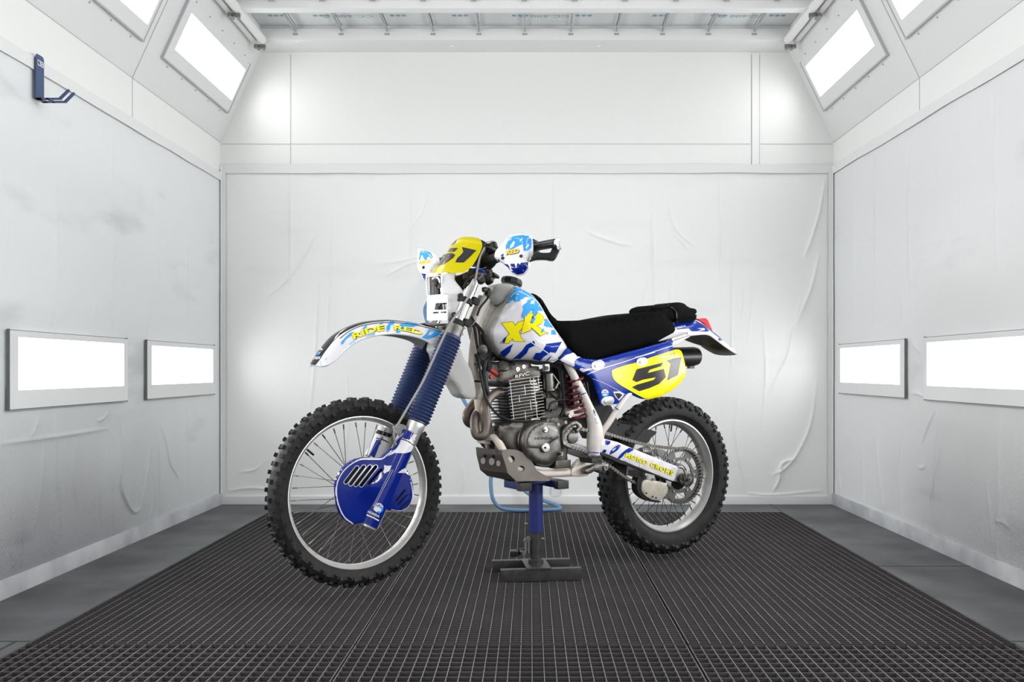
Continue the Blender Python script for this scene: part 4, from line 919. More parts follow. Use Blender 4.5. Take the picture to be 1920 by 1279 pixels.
decal('lower_streak',[q('B',(1240,480),(1262,480),(1275,540),(1295,560),(1270,560)),q('B',(1310,475),(1345,470),(1330,530)),q('B',(1355,470),(1385,465),(1375,490))],hgd,'white',.0014,4)
lettering('RED',boxmap(q1('B',1212,378),q1('B',1370,352),q1('B',1215,322)),hgd,'charcoal',.0016,.07,parent=hgd)
lettering('RED',boxmap(q1('B',1208,372),q1('B',1366,346),q1('B',1212,318)),hgd,'orange',.0022,.05,parent=hgd)
for x,y in ((1432,412),(1212,435)): obj('guard_bolt',lathe([(0,.0065),(.003,.006)],pj(*q1('B',x,y),.034 if x>1300 else .034),n1,14),'plastic',hgd)
# guard spine bar
obj('guard_spine',tube([B(*q1('B',1100,420),.13)+V((.01,0,0)),B(*q1('B',1300,430),.24)+V((0,0,0)),B(*q1('B',1500,380),.31)],.010,8,4),'white',hgd)
# lever
lv=sm(q('B',(1490,450),(1510,400),(1560,335),(1640,345),(1700,345),(1740,335),(1765,280),(1800,272),(1850,290),(1845,330),(1800,420),(1760,440),(1680,430),(1600,430),(1540,438)),3)
lvp0=B(1020,475,.36)+V((-.045,0,0)); nl=V((-.45,-.89,.05)).normalized(); pl_=lambda px,py,h:onplane(px,py,lvp0,nl)+nl*h
lev=obj('lever',panel(lv,w=0,bulge=.007,R=4,step=4,proj=pl_,back=lambda p:p-nl*.016),'charcoal',hb,label='dark curved clutch lever and guard end')
for x,y in ((1570,383),(1815,312)): obj('lever_bolt',lathe([(0,.004),(.003,.004)],pl_(*q1('B',x,y),.007),nl,10),'plastic',lev)
obj('lever_perch',tube([B(*q1('B',1530,200),.29),B(*q1('B',1545,330),.30)+V((-.03,0,0)),B(*q1('B',1530,360),.30)+V((-.04,0,0))],.012,10,3),'plasticm',hb)
# far handguard
n2=V((-.93,-.10,.15)).normalized(); fp0=B(800,490,-.30); pj2=lambda px,py,h:onplane(px,py,fp0,n2)+n2*h
fh=obj('handguard',panel(sm(q('B',(165,290),(240,310),(330,335),(375,375),(400,450),(330,560),(270,640),(240,690),(205,620),(155,540),(158,430)),3),w=0,bulge=.02,R=10,step=5,proj=pj2,back=lambda p:p-n2*.004),'white',bike,45,label='white far-side handguard with sky blue splash')
decal('splash',[q('B',(180,320),(250,330),(300,345),(330,400),(310,420),(290,390),(260,400),(250,440),(225,420),(205,370),(185,380),(175,430),(165,440),(175,370))],fh,'cyan',.001,4)
lettering('RIDE',boxmap(q1('B',165,485),q1('B',300,468),q1('B',170,445)),fh,'orange',.0015,.05,parent=fh)
decal('lower_blue',[q('B',(195,590),(240,600),(260,610),(235,680),(215,640))],fh,'blue',.001,4); obj('guard_bolt',lathe([(0,.007),(.003,.006)],pj2(*q1('B',270,535),.022),n2,12),'plastic',fh)
# controls, cables round the bars
ctl=obj('switch_cluster',tube([BK('B',900,470,.08),BK('B',1000,440,.12),BK('B',1110,400,.17)],[.022,.030,.020],12,3),'plasticm',hb)
obj('speedometer',lathe([(0,.03),(.03,.036),(.035,.034)],BK('B',880,330,.02),(.6,0,.8),20),'plastic',bike)
obj('bar_mount',box(BK('B',920,600,.05),(.045,.10,.022),rotmat((1,0,.4),(0,0,1)),.006),'castdark',bike)
for x,y,w,r,l,ax_ in ((955,650,.10,.016,.03,(.5,-.6,.6)),(985,700,.09,.013,.03,(.2,-.9,.3)),(900,690,.11,.013,.024,(0,-1,.2)),(1010,655,.08,.010,.03,(.9,0,.4)),(860,600,.12,.011,.02,(0,-1,0)),(720,640,.10,.014,.014,(0,-1,0)),(930,790,.09,.010,.02,(1,0,.2)),(980,860,.07,.012,.03,(.3,0,1)),(1050,600,.10,.008,.03,(1,0,-.5))):
    obj('clamp_fitting',lathe([(0,r),(l*.7,r),(l,r*.6)],BK('B',x,y,w),ax_,12),'castdark' if x<1000 else 'plastic',bike)
for pts in ([(1000,840,.06),(980,900,.06),(900,1000,.07),(860,1100,.07)],[(1150,300,.12),(1080,470,.10),(990,560,.08),(960,620,.08)],[(880,640,.10),(800,760,.09),(720,860,.08),(700,960,.08)]):
    obj('cable',tube([BK('B',*p) for p in pts],.0045,8,5),'plastic',bike)
obj('light_bracket',panel(q('B',(600,640),(700,600),(860,530),(850,640),(800,700),(720,780),(660,800)),w=.06,thick=.03,step=12),'plasticm',bike)
lv2=[(850,560,.05),(950,500,.08),(1080,420,.14)]
obj('brake_hose',tube([BK('B',*p[:2],p[2]) for p in ((1120,330,.18),(1060,300,.14),(960,290,.10),(900,420,.10),(860,560,.12),(760,650,.12),(700,760,.10))],.006,8,5),'plastic',bike)
obj('wiring',tube([BK('B',*p[:2],p[2]) for p in ((1000,370,.12),(900,470,.1),(820,600,.09),(740,700,.08),(700,800,.07))],.007,8,5),'plastic',bike)
obj('wiring',tube([BK('B',*p[:2],p[2]) for p in ((1080,470,.14),(980,530,.1),(900,560,.1),(800,640,.09),(720,800,.09))],.005,8,5),'plasticm',bike)
obj('zip_tie',tube([BK('B',*p[:2],p[2]) for p in ((800,550,.12),(870,545,.14),(930,570,.13),(940,605,.1))],.006,8,5),'blue',bike)
sp=[('B',950,285,.13),('B',900,380,.14),('B',870,500,.15),('B',850,620,.15),('B',800,800,.15),('B',660,1020,.15),('B',520,1230,.15)]
pts=[BK(k,x,y,w) for k,x,y,w in sp]+[BK('I',1420,540,.15),BK('I',1300,800,.15),BK('I',1150,1060,.15),BK('I',1020,1279,.15),BK('J',790,110,.145),BK('J',770,200,.14),BK('J',790,300,.13)]
obj('front_brake_line',tube(pts,.0042,8,5),'cable',bike)
obj('line_bracket',panel(sm(q('J',(790,90),(850,85),(900,110),(890,160),(850,200),(800,190),(780,140)),3),w=.11,thick=.02,step=8),'castlight',bike)
obj('brake_line_small',tube([BK('J',870,180,.13),BK('J',800,250,.13),BK('J',770,290,.12),BK('J',790,330,.11)],.0028,8,4),'cable',bike)
obj('fender_mount',panel(q('B',(240,1185),(290,1185),(420,1195),(560,1190),(600,1210),(560,1225),(300,1215),(245,1205)),w=.04,thick=.06,step=10),'castlight',bike)
obj('wire_guide',tube([BK('I',1835,100,.12),BK('I',1850,160,.125),BK('I',1810,220,.125),BK('I',1770,240,.12)],.0018,6,4),'steel',bike)
obj('coil_bracket',panel(q('C',(30,560),(110,640),(215,760),(300,880),(430,990),(300,1010),(180,960),(90,800)),w=.0,thick=.05,step=10),'castdark',bike)
for pts,r in (([(0,500),(60,600),(90,800),(140,1000),(190,1150)],.006),([(20,470),(110,620),(130,800),(150,960)],.005),([(40,520),(150,640),(190,760),(260,900)],.006),([(60,1050),(150,990),(250,1010),(300,960)],.004)):
    obj('cable',tube([BK('C',x,y,.045) for x,y in pts],r,8,5),'plastic',bike)
obj('horn',lathe([(0,.018),(.012,.020),(.018,.008)],BK('C',150,870,.05),(-.2,-1,0),18),'cast',bike)
# ---------------- tank
def tw(x,y):
    t=max(0,min(1,(x-930)/90)); t=t*t*(3-2*t); u=max(0,min(1,(660-y)/115)); u=u*u*(3-2*u)
    return (.028+.034*u)*(1-t)+.098*t
tank_out=sm(q('C',(545,105),(480,230),(440,310),(350,420),(260,560),(208,650),(220,730),(270,820),(335,905),(430,982),(520,995),(620,992),(760,996),(850,1008),(1000,1010),(1060,975),(1120,910),(1172,850),(1130,760),(1080,695),(960,525),(900,420),(860,345),(800,262),(740,200),(640,145)),4)
tank=obj('fuel_tank',panel(tank_out,mirror=True,wfun=tw,bulge=.062,R=42,step=6),'tankplastic',bike,50,label='large aged white plastic fuel tank with XR lettering')
# grey shoulder around the filler
sh=obj('tank_shoulder',panel(sm(q('C',(345,78),(430,72),(500,85),(550,115),(530,170),(470,240),(410,300),(330,330),(290,300),(240,290),(228,230),(250,160),(290,105)),3),w=-.0,wfun=lambda x,y:.0+.055*max(0,min(1,(x-915)/50)),bulge=.02,R=14,step=5,thick=.05),'tankgrey',tank,50)
obj('tank_flank',panel(sm(q('C',(260,300),(330,330),(430,310),(330,430),(230,600),(205,650),(215,730),(270,820),(335,905),(300,880),(200,785),(118,705),(108,665),(170,520),(220,400)),3),w=0,wfun=lambda x,y:-.01+.0*x,bulge=.012,R=8,step=6,thick=.03),'tankplastic',tank,50)
obj('tank_cap',lathe([(0,.040),(.006,.045),(.018,.045),(.026,.040),(.032,.02),(.032,.001)],BK('C',500,92,.0),(.25,0,.97),10),'plastic',tank,20,label='black filler cap')
for a in range(8):
    pass
D='graphic'
tvin=sm(q('C',(545,118),(600,130),(740,210),(800,270),(860,352),(960,533),(1080,702),(1165,850),(1110,915),(1050,968),(990,1000),(850,998),(760,988),(620,984),(500,988),(430,955),(360,880),(310,800),(290,720),(295,630),(350,500),(430,340),(480,240)),4)
vin=decal('tank_graphic',[tvin],tank,'decalwhite',.0008,6,label='white vinyl graphic covering the tank side')
decal('splash',[q('C',(545,118),(600,130),(740,210),(800,270),(815,300),(880,405),(820,402),(800,430),(760,470),(750,430),(765,390),(700,430),(690,470),(640,490),(628,450),(645,380),(632,360),(650,330),(690,300),(700,240),(660,240),(640,262),(610,270),(600,290),(548,300),(520,270),(490,300),(440,325),(480,240)),
   q('C',(895,500),(925,500),(1000,605),(930,600),(885,580),(900,540)),q('C',(945,640),(935,690),(920,690)),q('C',(980,630),(1015,635),(1040,690),(975,690))],[tank],'cyan',.0016,5,parent=tank)
decal('splash_gap',[q('C',(760,275),(775,295),(772,325),(745,318),(725,325),(735,290)),q('C',(765,390),(770,430),(700,432))],tank,'decalwhite',.0022,5,parent=tank)
decal('crease_line',[bandstrip(sp2(q('C',(500,240),(560,185),(600,178),(680,215),(740,250),(815,295))),1.0),bandstrip(q('C',(700,225),(690,260)),1.0)],tank,'white',.0026,5,parent=tank)
def grow(p,g):
    c=V((sum(a for a,b in p)/len(p),sum(b for a,b in p)/len(p))); out=[]
    n=len(p)
    ar=sum(p[i][0]*p[(i+1)%n][1]-p[(i+1)%n][0]*p[i][1] for i in range(n))
    sg=1 if ar>0 else -1
    for i in range(n):
        a,b,d=V(p[i-1]),V(p[i]),V(p[(i+1)%n]); t1=(b-a).normalized(); t2=(d-b).normalized(); n1_=V((t1.y,-t1.x))*sg; n2_=V((t2.y,-t2.x))*sg; m_=(n1_+n2_)
        if m_.length<.2: m_=n1_
        m_=m_.normalized(); k=min(1.8,1/max(.4,m_.dot(n1_))); out.append(tuple(b+m_*g*k))
    return out
Xl=q('N',(122,288),(352,262),(405,348),(475,262),(590,238),(560,380),(478,468),(520,590),(608,678),(372,662),(345,610),(290,662),(262,712),(100,705),(160,650),(230,570),(285,518))
Rl=q('N',(600,170),(655,95),(755,82),(770,148),(815,148),(862,75),(990,165),(945,300),(840,348),(1045,495),(922,560),(738,382),(722,440),(528,512),(598,215))
decal('outline',[grow(Xl,.75)],tank,'black',.0024,5,parent=tank)
decal('lettering',[Xl],tank,'yellow',.0031,5,parent=tank,label='yellow letter X')
decal('outline',[grow(Rl,.75)],tank,'black',.0037,5,parent=tank)
decal('lettering',[Rl],tank,'yellow',.0044,5,parent=tank,label='yellow letter R')
decal('letter_eye',[q('N',(745,150),(845,165),(760,300),(705,285),(735,210))],tank,'black',.0050,5,parent=tank)
decal('letter_eye',[q('N',(740,208),(778,188),(835,175),(765,285),(715,280))],tank,'cyan',.0057,5,parent=tank)
decal('letter_eye',[q('N',(772,178),(800,165),(832,172),(820,186),(790,192))],tank,'decalwhite',.0064,5,parent=tank)
decal('letter_splash',[q('N',(768,0),(860,0),(865,40),(808,140),(760,142),(755,80)),q('N',(932,450),(985,405),(985,470),(940,500),(922,480)),q('N',(545,105),(560,60),(700,40),(640,130),(590,175),(548,182))],tank,'cyan',.0057,5,parent=tank)
decal('letter_tip',[q('C',(410,735),(450,702),(430,770),(410,795),(405,770),(385,782))],tank,'blue',.0040,5,parent=tank)
decal('stripes',[q('C',(370,895),(455,835),(528,797),(500,850),(490,890),(450,930),(415,960)),q('C',(510,985),(580,925),(630,880),(680,810),(775,760),(790,815),(715,850),(690,905),(610,975),(560,972)),q('C',(760,972),(795,905),(850,900),(900,855),(1000,830),(960,905),(890,950),(850,998)),
   q('C',(915,800),(1105,775),(1030,905),(940,890),(880,870),(905,830)),q('C',(955,955),(985,940),(930,1008),(915,1000))],tank,'blue',.0018,5,parent=tank)
decal('stripes',[bandstrip(q('C',(660,720),(780,805),(900,880),(1000,945),(1090,990)),1.6)],tank,'white',.0026,5,parent=tank)
# tank foot / petcock
obj('fuel_tap',box(BK('E',1068,170,.09),(.022,.02,.03),None,.003),'silver',bike,label='silver fuel tap')
obj('tap_lever',lathe([(0,.010),(.006,.010)],BK('E',1070,178,.11),(0,-1,0),6),'plastic',bike)
# ---------------- seat
seat_o=sm([*q('C',(745,195),(790,205),(830,230),(870,265),(900,310),(935,370),(970,430),(1000,465),(1040,500),(1100,522)),*q('D',(0,378),(200,345),(450,300),(640,284),(730,290),(790,310),(850,360),(900,415),(930,465),(965,530),(962,570),(930,590),(700,690),(300,795),(0,885)),*q('C',(1500,1025),(1400,1020),(1320,975),(1240,905),(1180,830),(1130,762),(1080,698),(1020,615),(960,530),(860,350),(800,262))],3)
def sw(x,y): 
    t=max(0,min(1,(x-1000)/70)); b_=max(0,min(1,(y-(640-(x-1111)*.232))/30)); return .03+.072*t-.02*max(0,(x-1220)/50)-.030*b_*t
seat=obj('seat',panel(seat_o,mirror=True,wfun=sw,bulge=.026,R=20,step=6),'suede',bike,60,label='long black suede seat')
bm=nb()
for k in range(9):
    x0=1150+k*14; a=B(x0,600-k*1.4+8,.13)
    add_tube(bm,[B(1125+k*14,610-k*2.2,.134),B(1133+k*14,603-k*2.2,.128),B(1137+k*14,598-k*2.3,.11)],.0022,6)
obj('seat_stitching',bm,'suede',seat)
# ---------------- side cover
sc_o=sm([*q('C',(1080,995),(1120,930),(1175,848),(1240,900),(1330,960),(1420,985)),*q('K',(160,262),(280,272),(450,246),(700,178),(1000,100),(1430,-12)),*q('K',(1440,40),(1458,112),(1475,130),(1520,122),(1575,150),(1605,230),(1638,380),(1642,480),(1600,580),(1480,700),(1300,810),(1180,850),(1080,868),(980,862),(880,822),(800,788),(760,820),(690,880),(620,935),(520,945),(400,965),(368,930),(330,800),(290,680),(240,560),(160,497)),*q('C',(1405,1162),(1330,1120),(1250,1078),(1160,1035))],3)
side=obj('side_cover',panel(sc_o,w=.116,bulge=.007,R=7,thick=.005,step=4,extra=lambda x,y:.014*(lambda t:t*t*(3-2*t))(max(0,min(1,(x-1090)/170)))),'blue',bike,50,label='blue side cover with yellow number panel')
yel=sm([*q('K',(535,465),(560,425),(700,370),(900,318),(1060,262),(1200,215),(1480,128),(1560,135),(1600,220),(1636,380),(1636,490),(1595,580),(1480,695),(1300,805),(1180,846),(1060,862),(950,818),(800,735),(640,640),(560,560))],4)
decal('number_panel',[yel],side,'yellow',.0008,6,label='yellow number panel')
decal('panel_number',[q('K',(905,420),(1300,318),(1270,375),(1100,428),(1072,475),(1310,412),(1345,535),(1240,640),(1100,700),(945,748),(835,690),(905,652),(1010,622),(1160,578),(1192,540),(1000,575),(905,612),(840,580)),q('K',(1355,290),(1460,255),(1575,238),(1525,505),(1362,588),(1415,340))],side,'charcoal',.0018,5)
decal('pinstripe',[bandstrip(sp2(q('K',(165,495),(400,405),(700,315),(900,245),(1150,160),(1440,68)),5),1.3),bandstrip(q('K',(880,248),(1050,200),(1180,160)),2.2),bandstrip(q('K',(250,560),(450,640),(620,730),(740,800)),.6)],side,'decalwhite',.0012,5)
decal('white_flash',[q('C',(1150,935),(1240,905),(1330,955),(1270,990),(1255,1010),(1260,1060),(1240,1075),(1150,1025),(1085,992)),q('C',(1320,1110),(1330,1085),(1380,1098),(1480,1095),(1400,1125),(1360,1135))],side,'decalwhite',.0012,5)
decal('script_mark',[bandstrip(q('K',(1338,225),(1352,190),(1358,222),(1376,188)),.8),bandstrip(q('K',(1380,218),(1390,185),(1400,215),(1412,180)),.8),bandstrip(q('K',(1420,210),(1428,176),(1445,190),(1426,200)),.8),bandstrip(q('K',(1452,200),(1462,170),(1478,186),(1460,205),(1490,198)),.8)],side,'blue',.0018,4)
decal('streak',[q('K',(1180,268),(1340,215),(1345,232),(1300,240))],side,'cyan',.0016,5)
for x0,y0,x1,y1,r in ((290,365,360,348,58),(965,310,1010,302,54),(440,900,505,885,56)):
    pocket=decal('bolt_recess',[q('K',*slot(x0,y0,x1,y1,r))],side,'silver',.0014,4); 
    decal('recess_rim',[{'o':q('K',*slot(x0,y0,x1,y1,r+7)),'h':[q('K',*slot(x0,y0,x1,y1,r-2))]}],side,'white',.0022,4)
    p=BK('K',x0-5,y0+5,.15); t_=bvh(side); d_=ray(*q1('K',x0-5,y0+5)); h,nn,_,_=t_.ray_cast(CAML,d_.normalized()); p=h or p
    obj('cover_bolt',lathe([(-.002,.0065),(.003,.0065),(.004,.004)],p,(0,-1,0),14),'steel',side)
decal('badge',[halfdisc('K',432,775,55),],side,'decalwhite',.0014,4); decal('badge',[q('K',(378,778),(488,778),(480,815),(430,840),(388,820))],side,'cyan',.0014,4)
decal('badge_mark',[q('K',(400,790),(460,790),(450,820),(430,805),(410,822))],side,'decalwhite',.002,4)
lettering('HRC',boxmap(q1('K',400,768),q1('K',465,768),q1('K',405,738)),side,'blue',.002,.02)
decal('wing_badge',[q('K',(552,755),(640,750),(720,790),(700,830),(640,890),(585,830))],side,'decalwhite',.0014,4); decal('wing_mark',[q('K',(575,778),(640,775),(690,800),(660,840),(630,870),(600,825))],side,'charcoal',.002,4)
# ---------------- rear fender, lamp, silencer
rC=q('D',(700,470),(930,418),(1060,398),(1190,388),(1280,440),(1380,520),(1500,625),(1640,765))
rE=q('D',(700,640),(900,600),(1050,580),(1180,560),(1330,558),(1430,620),(1530,695),(1672,790))
rf=loftfender(rC,rE,lambda t:.055-.035*max(0,(t-.75)/.25)**2,lambda t:(.085+.022*math.sin(PI*min(1,t*1.1)))*(1-.72*max(0,(t-.7)/.3)**1.6),.010,'fender',['decalwhite','decalwhite','underfender'])
rf['label']='white and blue rear fender, dirty underneath'
decal('blue_flash',[q('D',(920,425),(1060,403),(1180,395),(1260,440),(1340,520),(1300,525),(1200,520),(1130,520),(1095,485),(960,500),(930,480)),],rf,'blue',.0012,5)
decal('pinstripe',[bandstrip(sp2(q('D',(1230,425),(1330,490),(1400,545),(1500,625)),4),1.2)],rf,'blue',.0012,5)
lettering('HONDA',boxmap(q1('D',905,500),q1('D',1062,470),q1('D',905,475)),rf,'decalwhite',.002,.035)
decal('wing',[q('D',(1190,487),(1280,485),(1288,510),(1200,518),(1250,500))],rf,'decalwhite',.002,5)
tl=obj('tail_light',panel(q('D',(1190,368),(1298,362),(1325,385),(1380,508),(1345,485),(1280,420)),w=.035,mirror=True,step=8),'red',bike,30,label='red tail light lens')
obj('fender_skirt',panel(sm(q('R',(700,500),(850,605),(950,640),(1080,648),(1185,640),(1208,624),(1150,585),(1050,540),(900,500)),3),w=0,wfun=lambda x,y:-.085+.10*max(0,min(1,(x-1320)/60)),step=5,thick=.003),'underfender',rf)
gr=obj('fender_bracket',tube([BK('D',880,622,.105),BK('D',1000,585,.11),BK('D',1085,550,.105)],.0085,12,3),'silver',bike,label='silver bolted grab bracket')
for x,y in ((900,620),(1085,545)): obj('bracket_bolt',lathe([(0,.006),(.004,.006)],BK('D',x,y,.115),(0,-1,0),10),'steel',gr)
obj('tail_underside',panel(q('D',(860,600),(1090,545),(1110,585),(960,660),(905,680),(890,640)),w=.085,thick=.02,step=12),'white',bike)
e0,e1=BK('K',1440,238,-.10),BK('K',1800,226,-.10)
sil=obj('silencer',lathe([(-.30,.04),(-.28,.046),(0,.046),((e1-e0).length-.02,.046),((e1-e0).length,.042),((e1-e0).length+.002,.030),((e1-e0).length-.03,.026)],e0,e1-e0,32),'plastic',bike,label='black silencer end')
obj('silencer_clamp',box(BK('K',1720,390,-.1),(.03,.02,.012),None,.002),'plastic',sil)
# ---------------- frame
def ft(name,pts,r,m='ivorywhite',n=5,par=None,seg=14): return obj(name,tube([BK(*p) if isinstance(p[0],str) else V(p) for p in pts],r,seg,n),m,par or bike,50)
fr=ft('frame_downtube',[('C',150,270,0),('C',110,480,0),('E',270,130,0),('E',320,330,0),('E',345,600,0),('E',390,820,0),('E',420,960,0)],.020,'ivory')
obj('steering_head',lathe([(-.07,.022),(-.07,.026),(.045,.026),(.045,.022)],BK('C',130,370,0),(.42,0,.9),20),'ivorywhite',bike,label='off-white steering head')
obj('frame_band',lathe([(0,.0215),(.008,.0215)],BK('E',318,310,0),(-.1,0,-1),16),'plastic',fr)
obj('gusset',panel(q('E',(420,880),(470,930),(460,1010),(400,1000),(380,950)),w=.03,thick=.06,step=12),'ivory',fr)
for w in (.10,-.10):
    ft('cradle_tube',[('E',430,930,w*.3),('E',500,930,w*.6),('E',560,1000,w*.9),('F',640,560,w),('F',760,690,w),('F',1000,742,w),('F',1170,742,w),('F',1340,735,w),('F',1480,720,w)] if w>0 else [(-.16,.03,.56),(-.12,.07,.50),(-.08,.1,.43),(0,.1,.405),(.15,.1,.405)],.0155,'ivory')
pv=obj('main_frame_spar',add_tube(nb(),cr_spline([BK('E',*p,.086+.018*min(1,max(0,(p[1]-110)/350))) for p in ((1290,110),(1325,170),(1400,320),(1475,470),(1530,600),(1575,720),(1600,820),(1600,920),(1590,1010),(1590,1100),(1590,1190))],5),
   [r*1.0 for r in sum([[a+(b-a)*k/5 for k in range(5)] for a,b in zip((.016,.0165,.017,.0175,.020,.026,.032,.034,.031,.026),(.0165,.017,.0175,.020,.026,.032,.034,.031,.026,.026))],[])+[.026]],18),'ivorywhite',bike,60,label='off-white main frame spar swelling into the swingarm pivot')
obj('pivot_web',panel(sm(q('E',(1640,900),(1700,860),(1700,940),(1672,1080),(1640,1170),(1600,1150),(1620,1000)),3),w=.106,thick=.02,bulge=.006,R=4,step=4),'ivorywhite',pv,50)
ft('subframe_tube',[('E',1660,900,.105),('E',1760,760,.115),('E',1850,620,.12),('E',1930,500,.12),('K',800,780,.115),('K',860,700,.11)],.0135,'ivorywhite')
for k,a,b in (('E',(1435,472),(1500,447)),('E',(1815,600),(1870,640)),('E',(1530,1093),(1642,1100))):
    obj('cable_tie',tube([BK(k,*a,.128),BK(k,(a[0]+b[0])/2,(a[1]+b[1])/2,.134),BK(k,*b,.128)],.0022,6,3),'blue',pv,label='blue cable tie')
decal('grip_holes',[q('K',(255,1015),(275,1045),(285,1085),(300,1105),(290,1115),(272,1085),(262,1050)),q('K',(285,1135),(300,1145),(305,1200),(295,1190)),q('K',(300,1190),(320,1210),(322,1235),(310,1225))],pv,'black',.0012,4)
obj('foot_bracket',panel(sm(q('F',(1340,720),(1385,640),(1450,580),(1500,600),(1540,680),(1530,760),(1440,780),(1350,770)),3),w=.115,bulge=.006,R=5,thick=.02,step=4),'ivory',bike)
# footpeg and side stand lug
bm=nb(); p=BK('F',1600,600,.19)
add_box(bm,p+V((0,.03,0)),(.05,.09,.022),None,.003)
for k in range(10): add_lathe(bm,[(0,.003),(.010,.001)],p+V((-.024+.0053*k,-.014,.010)),(0,0,1),6)
for k in range(6): add_lathe(bm,[(0,.003),(.010,.001)],p+V((.022,-.01+.012*k,.010)),(0,0,1),6); add_lathe(bm,[(0,.003),(.010,.001)],p+V((-.022,-.01+.012*k,.010)),(0,0,1),6)
peg=obj('footpeg',bm,'castdark',bike)
obj('peg_mount',panel(sm(q('F',(1480,700),(1560,660),(1620,640),(1700,625),(1750,640),(1755,690),(1720,720),(1680,745),(1600,720),(1560,740),(1500,750)),3),w=.15,bulge=.01,R=5,thick=.02,step=3.5),'castlight',bike)
obj('peg_bolt',lathe([(0,.010),(.008,.010),(.008,.006),(.002,.005)],BK('F',1710,682,.162),(0,-1,0),16),'steel',bike)
# ---------------- engine
eng=obj('crankcase',panel(sm(q('E',(560,800),(700,770),(880,770),(1080,720),(1240,720),(1320,780),(1330,900),(1300,1120),(1290,1220),(1100,1260),(900,1230),(760,1180),(640,1100),(560,1000),(540,900)),3),w=.085,mirror=True,bulge=.02,R=20,step=9),'cast',bike,40,label='grimy cast alloy engine crankcase')
add=[]
cov=obj('generator_cover',panel(sm(q('E',(780,960),(800,870),(860,800),(950,762),(1060,745),(1160,760),(1215,820),(1225,930),(1228,1080),(1180,1180),(1100,1245),(1000,1240),(900,1190),(820,1110),(785,1030)),4),w=.115,bulge=.030,R=14,thick=.03,step=6),'castlight',eng,45,label='round generator cover with embossed name')
cov2=obj('cover_sector',panel(q('E',(865,1045),(860,960),(890,880),(950,815),(1040,780),(1150,790),(1200,850),(1215,935),(1150,970),(1112,1000),(1090,1048),(1000,1052)),w=.148,bulge=.006,R=4,thick=.012,step=6),'castlight',cov,30)
obj('inspection_cap',lathe([(0,.019),(.006,.019),(.009,.016),(.010,.001)],BK('E',1058,1045,.150),(0,-1,0),28),'alu',cov); obj('cap_socket',lathe([(0,.005),(.002,.005)],BK('E',1060,1043,.1605),(0,-1,0),6),'plastic',cov)
obj('timing_cap',lathe([(0,.0115),(.006,.0115),(.008,.009)],BK('E',1055,848,.152),(0,-1,0),20),'alu',cov); obj('cap_socket',lathe([(0,.004),(.002,.004)],BK('E',1055,850,.1605),(0,-1,0),6),'plastic',cov)
lettering('HONDA',boxmap(q1('E',945,958),q1('E',1140,955),q1('E',945,928)),cov2,'plasticm',.0008,.02,parent=cov2)
obj('shift_shaft',lathe([(0,.011),(.03,.011),(.03,.008),(.05,.008)],BK('E',1225,1110,.13)+V((0,.04,0)),(0,-1,0),14),'steel',eng); obj('shaft_bore',lathe([(0,.005),(.001,.005)],BK('E',1228,1110,.1415),(0,-1,0),12),'plastic',eng)
for x,y in ((905,800),(1078,765),(800,935),(1195,790),(1010,1225),(880,1180),(1275,765)): obj('case_bolt',lathe([(0,.0065),(.006,.0065),(.006,.0035),(.003,.003)],BK('E',x,y,.118),(0,-1,0),10),'steel',eng)
obj('sump_box',box(BK('F',1220,640,.10),(.075,.05,.035),None,.004),'cast',eng)
obj('case_rib',box(BK('E',650,880,.09),(.10,.02,.02),rotmat((1,0,-.5),(0,0,1)),.004),'cast',eng)
obj('case_rib',box(BK('E',620,1020,.08),(.08,.03,.06),None,.01),'cast',eng)
obj('engine_mount',panel(sm(q('E',(470,760),(520,790),(620,850),(640,880),(600,905),(520,910),(450,880),(455,800)),3),w=.06,thick=.008,step=8,holes=[circ('E',545,850,16,10)]),'skid',bike)
for x,y in ((485,790),(500,880),(600,880)): obj('mount_bolt',lathe([(0,.007),(.006,.007)],BK('E',x,y,.062),(0,-1,0),6),'steel',bike)
# cylinder with fins
up=V((-.30,0,.954)); fo=V((.954,0,.30))
cb=BK('E',905,760,.0); cb=BK('E',870,745,.085); cb.y=0; ctp=BK('E',825,300,.085); ctp.y=0
up=(ctp-cb).normalized(); fo=V((up.z,0,-up.x)); Lc=(ctp-cb).length
Rf=rotmat(fo,up)
bm=nb(); add_box(bm,cb+up*Lc/2,(.10,.12,Lc*1.1),Rf,.02); cyl=obj('cylinder',bm,'fin',bike,35,label='black finned engine cylinder with bare metal fin edges')
nf=14
for i in range(nf):
    t=i/(nf-1); c=cb+up*(Lc*(t*1.0)+.004)
    hx=.080 if i<nf-2 else .074
    bm=nb(); add_box(bm,c+fo*.003,(hx*2,.172,.0018),Rf)
    fins=obj('cooling_fin',bm,'fin',cyl,None)
    bm=nb(); add_box(bm,c+fo*.003+V((0,-.0865,0)),(hx*2+.001,.0012,.0019),Rf)
    obj('fin_edge',bm,'finedge',fins,None)
for x,i0,i1 in ((-.065,0,13),(.045,0,13),(-.01,0,3),(.02,3,6),(-.03,6,8),(.0,8,11),(.03,11,13),(.068,9,13)):
    a=cb+fo*x+up*Lc*i0/(nf-1)+V((0,-.0855,0)); b=cb+fo*x+up*Lc*i1/(nf-1)+V((0,-.0855,0))
    obj('fin_strut',box((a+b)/2,((b-a).length,.003,.0025),rotmat(b-a,(0,1,0))),'finedge',cyl,None)
